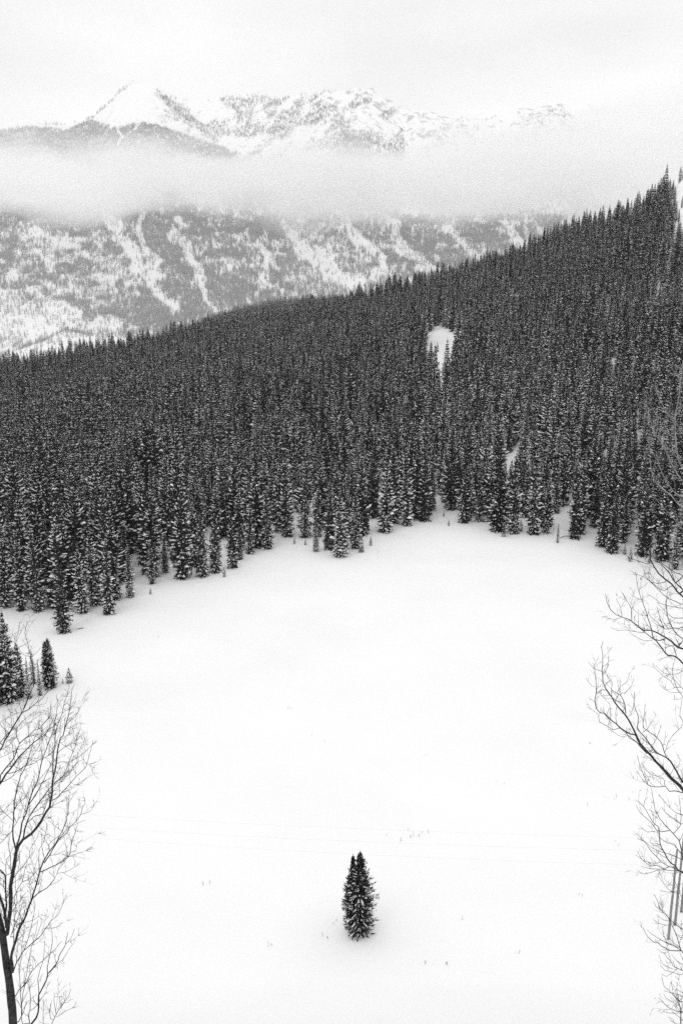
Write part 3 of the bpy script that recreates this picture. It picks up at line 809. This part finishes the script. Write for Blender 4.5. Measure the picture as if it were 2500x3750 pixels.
LEFT_B = [
 ('L1 0,980 70,830 140,730 200,620 260,520 320,430 370,320 410,210 480,60 500,-40 L0 170,100 150,30 165,-40', 7.5, 1.3),
 ('L1 340,420 420,390 520,290 610,230 660,150 710,90', 4, 1.3),
 ('L1 0,1340 70,1250 170,1130 230,1020 285,870 400,780 500,680 570,660 650,560 720,480 740,250', 6, 1.2),
 ('L1 285,870 240,760 250,650 330,560 420,480 550,380', 3, 1.0),
 ('L1 0,1470 60,1360 180,1200 280,1070 420,920 500,850 600,790 700,690 830,570 920,480', 9, 1.3),
 ('L1 110,1300 220,1280 370,1200 490,1160 560,1110 640,1085 730,1030 790,960', 4, 1.2),
 ('L1 20,1430 120,1390 220,1290 270,1150 330,1120', 3, 1.1),
 ('L1 0,870 60,790 150,700 260,630 330,540', 4, 1.1), ('L1 420,770 410,650 460,540 580,470 650,400', 2.2, 1.0),
 ('L1 370,950 260,960 130,1020 0,1080', 2.2, 1.0), ('L1 280,1070 350,1090 460,1080 560,1090', 1.8, 1.0),
 ('L1 0,580 120,510 210,450 270,430', 2.4, 1.1), ('L1 20,960 130,900 210,810 245,760', 2.4, 1.1),
 ('L0 0,380 30,270 60,180 95,90 110,20 120,-40', 3.2, 1.1), ('L0 60,180 90,130 150,100 185,70', 1.6, 1.0),
 ('L0 0,230 40,130 70,60 80,0', 2.4, 1.0), ('L0 130,150 190,170 240,120', 1.6, 1.0), ('L0 0,290 60,330 110,250', 2, 1.0),
 ('L2 0,330 110,210 200,110', 2.4, 1.2), ('L2 0,440 60,370 190,280', 2, 1.0),
]
LEFT_C = [
 ('L3 400,1568 470,1490 495,1350 500,1200 560,1080 600,1000 610,930 720,810 760,700 830,570 865,400', 7.5, 1.6),
 ('L3 610,930 605,850 630,720 660,600 670,450 665,380 620,280', 3.4, 1.2), ('L3 640,910 740,800 800,750 880,630 950,520', 2.4, 1.2),
 ('L3 845,545 910,480 955,350', 2.2, 1.2), ('L3 500,1190 490,1000 510,900 550,760 570,600 575,500', 3, 1.2),
 ('L3 385,1560 370,1430 385,1395 395,1250 380,1100 360,980', 3.6, 1.2), ('L3 385,1395 440,1370 500,1300 560,1200 600,1150', 2.4, 1.1),
 ('L3 290,1568 280,1330 310,1100 350,900 380,700 420,530 460,380 490,240', 3.2, 1.1),
 ('L3 300,1440 340,1300 400,1250 470,1190', 2.2, 1.1),
]
LEFT_D = [('L3 665,1568 720,1440 780,1350 840,1260 880,1200 905,1130', 3.2, 1.1), ('L3 720,1440 700,1300 690,1230', 2, 1.0), ('L3 780,1350 760,1250 775,1210', 1.8, 1.0),
 ('L3 650,1500 640,1400 650,1300', 1.6, 1.0), ('L3 720,1480 800,1440 850,1390', 1.6, 1.0), ('L3 560,1568 560,1400 555,1250', 2.2, 1.0), ('L3 810,1300 870,1290 910,1250', 1.5, 1.0)]
bare_tree('bare_tree', 'leafless tree with thick knotted trunk rising from the bottom left corner', None, 16.0,
          'P 44,3990 L3 170,1568 150,1300 125,1050 80,750 45,500 10,300 -60,50 -140,-250', (40, 22), LEFT_A, 1, 7.5, 0.46)
bare_tree('bare_tree', 'leafless tree leaning in past the left border, its twigs before the small spruce group', None, 17.5,
          'P -60,4000 -70,3600 -60,3200 -50,2900 -60,2700 -40,2500', (34, 8), LEFT_B, 2, 7.0, 0.46)
bare_tree('bare_sapling', 'thin leafless sapling right beside the thick trunk at bottom left', None, 14.5,
          'P 105,4010 108,3880 112,3760', (9, 7), LEFT_C, 3, 2.6, 0.30)
bare_tree('bare_shrub', 'small leafless shrub top at the bottom border, right of the left sapling', None, 15.0,
          'P 180,3960 186,3850 190,3760', (5, 3.5), LEFT_D, 4, 7, 0.34)

RIGHT_A = [
 ('R1 1568,1480 1400,1370 1310,1310 1200,1250 1110,1210 1010,1210 960,1180 830,1085 800,1055 700,1025 600,980 520,910 470,800 450,680', 10, 1.4),
 ('R1 1310,1330 1220,1355 1150,1335 1050,1260 980,1210 870,1120 820,1080', 4.4, 2.2),
 ('R1 830,1060 820,980 825,900 760,790 690,665', 2.8, 1.1), ('R1 690,980 660,860 605,750', 1.8, 1.0), ('R1 825,900 850,860 875,790', 1.5, 1.0),
 ('R1 1010,1245 830,1220 740,1200 620,1210 525,1165', 2.4, 1.1),
 ('R1 1140,1320 1110,1200 1060,1030 1010,880 960,740 910,570 895,410', 4, 1.3), ('R1 970,770 880,740 810,690', 1.6, 1.0),
 ('R1 1060,1000 960,990 880,940 830,880', 1.6, 1.0), ('R1 1120,1350 1010,1360 900,1310 800,1235', 1.7, 1.0), ('R1 680,1025 580,1055 490,1040 420,1005', 1.6, 1.0),
 ('R1 930,620 1010,570 1060,520', 1.6, 1.0),
 ('P 2530,2460 R2 1568,130 1450,10 R1 1350,1568 1270,1480 1180,1360 1140,1330', 8, 4),
 ('R1 1568,730 1480,650 1400,540 1300,470 1210,390 1150,290 1100,200 1095,100 1100,0 R0 1080,2050 1090,1900', 9, 1.4),
 ('R1 1568,640 1490,550 1420,480 1370,380 1310,320 1230,240 1130,200', 7, 2), ('R1 1568,430 1450,380 1350,310 1260,240 1150,130', 4, 1.4),
 ('R1 1100,240 1050,255 980,230 890,200 790,160 710,100 660,30', 3.2, 1.3), ('R1 1300,520 1200,535 1100,510 1000,440 900,400 800,345', 3.2, 1.2),
 ('R1 1360,600 1290,640 1210,600 1140,540 1010,450', 3, 1.5), ('R1 1568,835 1450,790 1340,740 1230,650 1180,600 1060,470 1000,360', 3.2, 1.1),
 ('R1 1568,890 1440,875 1320,845 1230,820 1180,770 1060,690', 3.2, 1.2), ('R1 1568,1150 1420,1175 1300,1190 1200,1100 1120,1030 1060,940', 5, 1.4),
 ('R1 1568,1335 1480,1270 1400,1150 1340,1020 1325,830 1340,620', 4.4, 1.4), ('R1 1568,1030 1420,1025 1330,950 1190,810', 2.8, 1.2),
 ('R1 1470,1568 1410,1430 1330,1420 1260,1370', 3, 1.4), ('R1 1568,1360 1480,1420 1320,1450 1250,1475 1170,1435', 2, 1.0), ('R1 1300,1190 1240,1060 1190,860', 2.4, 1.1),
 ('R1 1568,1100 1450,1100 1380,1050', 2, 1.0), ('R1 1280,1160 1180,1120 1110,1060', 1.8, 1.0),
 ('P 2570,2990 R2 1568,1930 1450,1810 1300,1660 1180,1530 1070,1400 950,1270 880,1130 820,1000 740,860 650,760 540,600 460,480 420,380 405,200 415,0 R1 400,1460 415,1365', 17, 1.3),
 ('R2 1050,1410 980,1340 900,1250 790,1180 730,1090', 4.5, 2.4), ('R2 870,1140 800,1130 680,1050 560,950 490,890 440,830 370,820 320,760 300,640 320,520 310,350 295,110', 5.5, 1.2),
 ('R2 740,830 735,720 710,640 660,570 530,490', 3.4, 2), ('R2 530,490 550,400 480,300 430,190', 2, 1.0), ('R2 620,530 660,450 740,400 790,300 790,240', 1.8, 1.0),
 ('R2 660,570 690,530 730,545 820,440 860,320', 1.8, 1.0), ('R2 710,690 600,650 540,600', 2, 1.6), ('R2 460,500 400,490 350,550 330,540 320,450 260,440 170,320', 2.4, 1.0),
 ('R2 405,300 450,240 490,120 500,10', 1.8, 1.0), ('R2 400,230 300,200 205,90', 1.8, 1.0), ('R2 430,460 470,400 540,340', 1.4, 1.0),
 ('P 2560,2920 R2 1568,1820 1500,1720 1430,1590 1330,1470 1200,1410 1100,1290 1000,1160 910,1040 925,900 880,770 860,680 870,520', 9.5, 1.3),
 ('R2 1330,1470 1290,1370 1240,1230 1110,1120 1060,1090 990,1030 1000,900 1020,710', 3.4, 1.1), ('R2 1300,1400 1320,1340 1350,1250 1420,1140', 1.7, 1.0),
 ('R2 1100,1290 1150,1270 1200,1150 1250,1000', 1.8, 1.0), ('R2 980,1110 1060,1050 1110,950', 1.8, 1.0), ('R2 820,850 850,700 870,600', 1.7, 1.0),
 ('P 2530,2910 R2 1440,1940 1370,1950 1310,1880 1210,1890 1070,1865 1010,1740 950,1600 910,1430', 5, 1.2), ('R2 1300,1870 1300,1800 1220,1730 1100,1710 970,1570', 2.2, 1.0),
 ('R2 1060,1860 960,1750 910,1660', 1.6, 1.0), ('R2 1440,1640 1510,1570 1530,1500 1495,1460', 1.7, 1.0),
 ('R2 660,1040 560,1070 490,1020 370,950 340,840 185,740', 2.4, 1.0), ('R2 490,1010 530,850 505,680', 1.8, 1.0), ('R2 770,1150 700,1170 640,1150 510,1060', 1.7, 1.0),
 ('R2 1568,600 1500,510 1440,380 1410,200 1450,60', 3, 1.6), ('R2 1568,220 1480,270 1350,270 1290,255 1180,150', 2.2, 1.0), ('R2 1568,490 1430,340 1380,285 1290,150', 2.2, 1.0),
 ('R2 1540,455 1450,465 1380,360 1280,290 1130,155', 2.2, 1.0), ('R2 1568,525 1380,525 1220,420', 1.8, 1.0), ('R2 1568,985 1520,870 1550,620', 2, 1.2),
]
RIGHT_TOP = [
 ('R0 1254,1300 1190,1140 1165,900 1160,700 1200,500 1230,200 1254,60', 6, 2), ('R0 1254,1450 1150,1300 1000,1000 920,900 860,700 800,550', 5, 1.4),
 ('R0 1165,740 1080,680 980,500 930,330', 3, 1.2), ('R0 1165,960 1050,880 950,850', 2.4, 1.1), ('R0 1254,1750 1100,1600 930,1450 880,1250 860,900', 5, 1.3),
 ('R0 1254,1650 1130,1550 1000,1330 940,1100', 3.4, 1.2), ('R0 1160,700 1230,620 1254,560', 2, 1.2), ('R0 1254,2000 1120,1850 980,1700 900,1600', 4, 1.2),
 ('R0 1254,300 1150,200 1080,60', 3, 1.0), ('R0 1254,900 1200,820 1080,760 1000,780', 2.4, 1.0), ('R0 1254,1200 1120,1090 1000,1080', 2.4, 1.0),
 ('R0 1254,2150 1150,2050 1090,1930', 3, 1.0),
]
RIGHT_B = [
 ('P 2530,3260 R3 1307,1330 1280,1220 1250,1000 1220,920 1110,800 980,660 840,500 820,430 770,340 740,200 710,0 R2 1090,1860', 6, 1.3),
 ('R3 1040,740 880,765 800,730 690,590 600,490 490,400 400,250', 3.2, 1.1), ('P 2530,3240 R3 1307,1560 1200,1490 1150,1400 1060,1370 950,1170 870,1000 850,800 830,660 750,610 650,450 550,280 390,150', 6.5, 1.2),
 ('R3 550,280 555,170 630,100', 1.5, 1.0), ('R3 1150,1460 1030,1420 880,1330 700,1140 600,990 540,920 400,780', 3.2, 1.1),
 ('R3 1290,1300 1150,1230 980,1170 840,1140 700,1060 580,960 420,890', 2.6, 1.1), ('R3 1280,1200 1190,1090 1140,1010 980,960 880,900 820,850', 2.8, 1.2),
 ('R3 1040,1430 930,1475 800,1400 700,1420 600,1370 500,1260 420,1130', 3.2, 1.1), ('R3 880,1340 780,1370 650,1350 540,1300 395,1205', 2.2, 1.1),
 ('R3 1307,1520 1150,1515 900,1485 700,1470 500,1425', 2.8, 1.1), ('R3 850,1490 700,1540 570,1570 480,1550 430,1500', 1.8, 1.0), ('R3 850,1490 860,1580 830,1640 760,1620', 1.6, 1.0),
 ('R3 820,850 820,780 720,750 620,770 540,710', 1.8, 1.0), ('R3 870,1000 780,1050 760,1020', 1.5, 1.0), ('R3 850,940 770,940 700,860', 1.4, 1.0),
 ('R3 1307,450 1230,430 1140,380 1040,290 940,170 830,60', 3.2, 1.1), ('R3 1307,610 1250,615 1200,570 1070,480 920,340 890,290', 3.2, 1.1), ('R3 1250,615 1190,560 1170,430', 2, 1.0),
 ('R3 1110,800 1160,760 1240,650 1260,480 1240,200 1220,60', 2.6, 1.0), ('R3 820,510 740,440 690,360', 1.6, 1.0),
]
RIGHT_C = [
 ('P 2540,3480 R4 1307,560 1200,480 1080,370 1000,290 880,180 830,100 810,0 R3 760,1980', 4.6, 1.2), ('R4 880,180 780,110 735,0', 1.8, 1.0), ('R4 910,190 905,80 R3 895,2060', 1.6, 1.0),
 ('P 2530,3540 R4 1307,990 1260,930 1220,800 1150,600 1060,400 1010,300', 4.6, 2), ('R4 1270,950 1150,960 1040,940 900,870 830,800 750,790 640,700 560,580 540,505', 4, 1.2),
 ('R4 1270,950 1150,870 950,780 800,690 700,620 610,545', 2.8, 1.1), ('R4 1250,900 1100,850 980,780 930,650 915,540', 2.2, 1.1), ('R4 1250,890 1110,790 1050,700', 2, 1.0),
 ('R4 1060,460 950,450 830,420 730,350', 2, 1.0), ('R4 1010,380 920,350 830,290 815,255', 1.7, 1.0),
 ('P 2530,3420 R3 1307,2060 1240,1940 1100,1915 1010,1860 950,1780 850,1640', 3.2, 1.1), ('R3 1240,1900 1180,1780 1140,1700 1100,1550', 2.4, 1.2), ('R3 1010,1800 1070,1730 1090,1670', 1.5, 1.0),
 ('P 2530,3580 R4 1307,1335 1200,1290 1120,1250 1060,1130 1010,1090 950,1000 890,985 825,920', 3.4, 1.1), ('R4 1307,1390 1240,1405 1100,1360 960,1320 860,1225', 2.4, 1.1), ('R4 1200,1290 1100,1360 980,1440 900,1405', 1.6, 1.0),
 ('R4 1050,940 980,995 890,985', 1.6, 1.0), ('R4 1307,1230 1180,1140 1080,1020', 2, 1.0), ('R4 1307,720 1230,690 1150,600', 2.4, 1.4),
]
RIGHT_D = [
 ('R4 1260,2352 1250,2050 1220,1920 1100,1780 1030,1710 950,1640 895,1470', 4.2, 1.2), ('R4 1307,2130 1180,2110 1050,2050 960,1980 900,1920 830,1850', 3.2, 1.1),
 ('R4 1307,1830 1150,1770 1040,1740 935,1715', 2.2, 1.0), ('R4 1307,1770 1200,1690 1110,1690 1070,1550', 2.2, 1.0), ('R4 1307,2140 1150,2140 1000,2140 920,2110', 1.8, 1.0),
 ('R4 1240,1930 1170,1830 1160,1700', 2.2, 1.0), ('R4 1180,2000 1080,1920 980,1850 930,1770', 1.8, 1.0), ('R4 1260,2060 1180,1900 1110,1750', 2, 1.0), ('R4 1307,1930 1230,1920 1190,1700 1190,1550', 2, 1.0),
 ('R4 1140,2352 1110,2260 1020,2220', 2, 1.0), ('R4 1307,2280 1200,2200 1090,2120', 2, 1.0),
]
bare_tree('bare_tree', 'big leafless tree off the right border with a heavy limb slanting over the meadow', None, 16.5,
          'P 2640,4050 2650,3600 2640,3200 2630,2900 2610,2600 2590,2300 2570,2050', (46, 14), RIGHT_A, 5, 6.2, 0.33)
bare_tree('bare_tree', 'frosted leafless treetop in front of the dark forest at the right border', None, 18.5,
          'P 2720,3900 2700,3200 2660,2500 2610,2050 2570,1800 2540,1500 2520,1250', (34, 5), RIGHT_TOP, 6, 7.0, 0.45, bark=M_FROST)
bare_tree('bare_tree', 'leafless tree whose arching twigs cross the utility pole tops', None, 15.0,
          'P 2560,4050 2570,3700 2560,3420 2545,3260 2540,3050 2550,2900', (26, 8), RIGHT_B, 7, 5.2, 0.30)
bare_tree('bare_tree', 'small leafless tree whose twigs cross the feet of the utility poles', None, 14.0,
          'P 2570,4000 2560,3800 2545,3600 2530,3440', (18, 6), RIGHT_C, 8, 5.2, 0.30)
bare_tree('bare_shrub', 'leafless shrub top in the bottom right corner', None, 14.0,
          'P 2500,4000 2495,3850 R4 1262,2380', (7, 5), RIGHT_D, 9, 5.0, 0.26)

# ------------------------------------------------------------------ utility poles and wires
POLES = [(2445, 3440, 3108, 'utility pole with the lowest foot, first of three by the right border'), (2469, 3388, 3055, 'middle one of the three utility poles by the right border'),
         (2492, 3340, 3010, 'utility pole with the highest foot, cut by the right border')]
tops = []
for px, py, pt, lab in POLES:
    x, y, z, h = base_and_height(px, py, pt)
    root = empty('utility_pole', (x, y, z)); tag(root, lab, 'pole', 'three utility poles on the meadow')
    V, F = [], []
    path = [Vector((0.012 * math.sin(i * 1.3), 0.012 * math.cos(i * 0.9), -0.3 + (h + 0.3) * i / 10)) for i in range(11)]
    tube(V, F, path, [0.115 - 0.035 * i / 10 for i in range(11)], 10)
    link('shaft', mesh_from('pole_shaft', V, F, [M_POLE], True), root)
    V, F = [], []; tube(V, F, [Vector((-0.07, 0, h - 1.9)), Vector((-0.19, 0, h - 1.86)), Vector((-0.19, 0, h - 1.74))], [0.015, 0.015, 0.015], 6)
    link('bracket', mesh_from('pole_bracket', V, F, [M_WIRE]), root)
    V, F = [], []; tube(V, F, [Vector((-0.19, 0, h - 1.80)), Vector((-0.19, 0, h - 1.76)), Vector((-0.19, 0, h - 1.72)), Vector((-0.19, 0, h - 1.66)), Vector((-0.19, 0, h - 1.62))], [0.03, 0.055, 0.03, 0.055, 0.02], 8)
    link('insulator', mesh_from('pole_insulator', V, F, [M_CERAMIC], True), root)
    V, F = [], []
    tube(V, F, [Vector((0, 0, h - 0.01)), Vector((0, 0, h + 0.05)), Vector((0, 0, h + 0.10))], [0.085, 0.08, 0.02], 8)
    link('snow_cap', mesh_from('pole_snow_cap', V, F, [M_LOAD], True), root)
    tops.append(Vector((x - 0.19, y, z + h - 1.62)))
WIRES = [(1100, 3104, 'lowest of the thin wires strung across the meadow above the lone spruce', 0), (1100, 3059, 'middle one of the thin wires strung across the meadow', 1), (1100, 3013, 'highest of the thin wires strung across the meadow', 2)]
for px, py, lab, k in WIRES:
    a = tops[k]; m = Vector(on_height(px, py, a.z - 0.5))
    b = a + (m - a) * 2.6; b.z = a.z
    pts = []
    for i in range(41):
        q = i / 40; p = a.lerp(b, q); p.z -= 0.9 * 4 * q * (1 - q); pts.append(p)
    V, F = [], []; tube(V, F, [p - a for p in pts], [0.0033] * 41, 4)
    o = link('overhead_wire', mesh_from('overhead_wire', V, F, [M_WIRE], True)); o.location = a
    tag(o, lab, 'wire', 'wires of the power line')

# ------------------------------------------------------------------ fallen log, dry stems, falling snow
x, y, z, _h = base_and_height(292, 2304, 2290)
V, F = [], []; tube(V, F, [Vector((-1.3, -0.4, -0.12)), Vector((-0.5, -0.1, 0.06)), Vector((0.3, 0.2, 0.16)), Vector((1.1, 0.5, 0.24))], [0.10, 0.11, 0.10, 0.05], 8)
tube(V, F, [Vector((0.4, 0.2, 0.16)), Vector((0.7, 0.1, 0.5)), Vector((0.8, 0.1, 0.75))], [0.04, 0.03, 0.015], 5)
o = link('fallen_log', mesh_from('fallen_log', V, F, [M_SPRUCE_BARK], True)); o.location = (x, y, z); o.scale = (0.55, 0.55, 0.55); tag(o, 'short dark fallen log half buried in snow near the left forest edge', 'log')
x, y, z, _h = base_and_height(2075, 1972, 1950)
V, F = [], []; tube(V, F, [Vector((-1.6, 0, 0.0)), Vector((-0.6, 0.1, 0.45)), Vector((0.5, 0.1, 0.5)), Vector((1.5, 0, 0.35))], [0.05, 0.08, 0.09, 0.09], 7)
o = link('fallen_log', mesh_from('fallen_log', V, F, [M_SPRUCE_BARK], True)); o.location = (x, y, z); tag(o, 'thin bent log leaning on the snow at the right forest edge', 'log')

rg = random.Random(77)
STEMS = [(1500,3062,14,45),(1545,3075,6,50),(2297,2908,9,40),(2250,2925,8,60),(1225,3385,4,20),(1170,3440,3,14),(1560,3540,4,18),(570,2337,3,6),(1065,2605,3,4),(1190,2715,3,20),
         (985,3470,3,8),(1700,3370,3,6),(2180,3270,5,30),(2280,3090,6,30),(1870,2870,4,30),(1640,3540,3,8),(2150,2700,5,40),(1385,2030,4,10),(640,2090,4,30),(310,2275,14,22),(1640,1905,10,25),(1560,2770,3,16),(760,3250,2,30),(1900,3500,2,20)]
V, F = [], []
for (sx, sy, cnt, sp) in STEMS:
    for i in range(max(2, cnt // 2)):
        x, y, z = on_height(sx + rg.gauss(0, sp), sy + rg.gauss(0, sp * 0.3), 0)
        z = float(ground_z(np.array([x]), np.array([y]))[0])
        h = rg.uniform(0.12, 0.42)
        for q in range(rg.randint(1, 3)):
            a = rg.uniform(0, 6.28); l = rg.uniform(0, 0.5) * h
            tube(V, F, [Vector((x, y, z - 0.03)), Vector((x + 0.4 * l * math.cos(a), y + 0.4 * l * math.sin(a), z + h * 0.6)), Vector((x + l * math.cos(a), y + l * math.sin(a), z + h))], [0.012, 0.010, 0.014], 3)
o = link('dry_stems', mesh_from('dry_stems', V, F, [M_GRASS])); tag(o, 'dry weed stems poking out of the meadow snow', 'grass', kind='stuff')

V, F = [], []
def flake(p, r):
    n = len(V)
    pts = [(0, 0, 1), (0.94, 0, 0.3), (0, 0.94, 0.2), (-0.94, 0, 0.3), (0, -0.94, 0.2), (0.5, 0.5, -0.7), (-0.5, 0.5, -0.7), (-0.5, -0.5, -0.7), (0.5, -0.5, -0.7)]
    V.extend(Vector(p) + Vector(q) * r * rg.uniform(0.8, 1.1) for q in pts)
    for f in ((0,1,2),(0,2,3),(0,3,4),(0,4,1),(1,5,2),(2,6,3),(3,7,4),(4,8,1),(2,5,6),(3,6,7),(4,7,8),(1,8,5),(5,8,7,6)): F.append(tuple(n + i for i in f))
for i in range(200):
    w = 14 + 50 * rg.random() ** 0.7
    flake(unproject(rg.uniform(-150, 2650), rg.uniform(200, 3700), w), rg.uniform(0.0035, 0.007))
o = link('falling_snow', mesh_from('falling_snow', V, F, [M_LOAD], True)); tag(o, 'single snowflakes falling through the air over the valley', 'snow', kind='stuff')

# ------------------------------------------------------------------ air: valley mist and even haze
def box(name, lo, hi, mat):
    V = [(x, y, z) for z in (lo[2], hi[2]) for y in (lo[1], hi[1]) for x in (lo[0], hi[0])]
    F = [(0, 2, 3, 1), (4, 5, 7, 6), (0, 1, 5, 4), (2, 6, 7, 3), (0, 4, 6, 2), (1, 3, 7, 5)]
    return link(name, mesh_from(name, V, F, [mat]))
HAZE_DENSITY = 0.00005
def haze_material(name='haze_air', density=HAZE_DENSITY):
    m = bpy.data.materials.new(name); m.use_nodes = True; nt = m.node_tree
    nt.nodes.remove(nt.nodes['Principled BSDF'])
    pv = nt.nodes.new('ShaderNodeVolumePrincipled'); pv.inputs['Color'].default_value = (0.97, 0.97, 0.97, 1)
    pv.inputs['Density'].default_value = density; pv.inputs['Anisotropy'].default_value = 0.0
    nt.links.new(pv.outputs[0], nt.nodes['Material Output'].inputs['Volume'])
    return m
def mist_material():
    m = bpy.data.materials.new('mist'); m.use_nodes = True; nt = m.node_tree; L = nt.links
    nt.nodes.remove(nt.nodes['Principled BSDF'])
    pv = nt.nodes.new('ShaderNodeVolumePrincipled'); pv.inputs['Color'].default_value = (1, 1, 1, 1); pv.inputs['Anisotropy'].default_value = 0.0
    g = nt.nodes.new('ShaderNodeNewGeometry'); sx = nt.nodes.new('ShaderNodeSeparateXYZ'); L.new(g.outputs['Position'], sx.inputs[0])
    mp = nt.nodes.new('ShaderNodeMapping'); mp.inputs['Scale'].default_value = (1 / 420, 1 / 600, 1 / 170); L.new(g.outputs['Position'], mp.inputs[0])
    no = noise_node(nt, 1.0, 5, 0.60, mp.outputs[0])
    def mth(op, a, b=None, c=None):
        n = nt.nodes.new('ShaderNodeMath'); n.operation = op
        for i, v in enumerate((a, b, c)):
            if v is None: continue
            if isinstance(v, (int, float)): n.inputs[i].default_value = v
            else: L.new(v, n.inputs[i])
        return n.outputs[0]
    def rng_(v, a, b, c, d):
        n = nt.nodes.new('ShaderNodeMapRange'); n.interpolation_type = 'SMOOTHSTEP'
        L.new(v, n.inputs['Value'])
        for k, q in zip(('From Min', 'From Max', 'To Min', 'To Max'), (a, b, c, d)): n.inputs[k].default_value = q
        return n.outputs[0]
    nz = mth('SUBTRACT', no.outputs['Fac'], 0.5)
    mp2 = nt.nodes.new('ShaderNodeMapping'); mp2.inputs['Scale'].default_value = (1 / 520, 1 / 800, 1 / 900); L.new(g.outputs['Position'], mp2.inputs[0])
    no2 = noise_node(nt, 1.0, 3, 0.5, mp2.outputs[0]); nz2 = mth('SUBTRACT', no2.outputs['Fac'], 0.5)
    # flat, fairly crisp underside; ragged top that climbs to the right
    zb = mth('MULTIPLY_ADD', nz2, 260.0, mth('MULTIPLY_ADD', sx.outputs['X'], 0.022, mth('MULTIPLY_ADD', nz, 290.0, sx.outputs['Z'])))
    bottom = rng_(zb, 118, 240, 0, 1)
    rise = rng_(sx.outputs['X'], 250, 1300, 0, 200)
    zt = mth('SUBTRACT', mth('MULTIPLY_ADD', nz, 640.0, sx.outputs['Z']), rise)
    top = rng_(zt, 262, 392, 1, 0)
    dens = mth('MULTIPLY', mth('MULTIPLY', mth('MULTIPLY', bottom, top), rng_(no.outputs['Fac'], 0.36, 0.6, 0.35, 1.35)), 0.0062)
    L.new(dens, pv.inputs['Density']); L.new(pv.outputs[0], nt.nodes['Material Output'].inputs['Volume'])
    try: m.cycles.volume_step_rate = 1.0
    except Exception: pass
    return m
o = box('valley_mist', (-2300, 2900, 90), (2600, 3850, 860), mist_material()); tag(o, 'long bank of white mist hanging across the mountain face', 'mist', kind='stuff')
o = box('haze', (-3400, -450, -800), (3400, 6200, 1150), haze_material()); tag(o, 'thin pale winter haze filling the whole valley', 'haze', kind='stuff')
o = box('far_valley_mist', (-3000, 690, -760), (3000, 2860, 1100), haze_material('far_valley_air', 0.000095)); tag(o, 'thin snowy air hanging in the deep valley before the mountain', 'mist', kind='stuff')
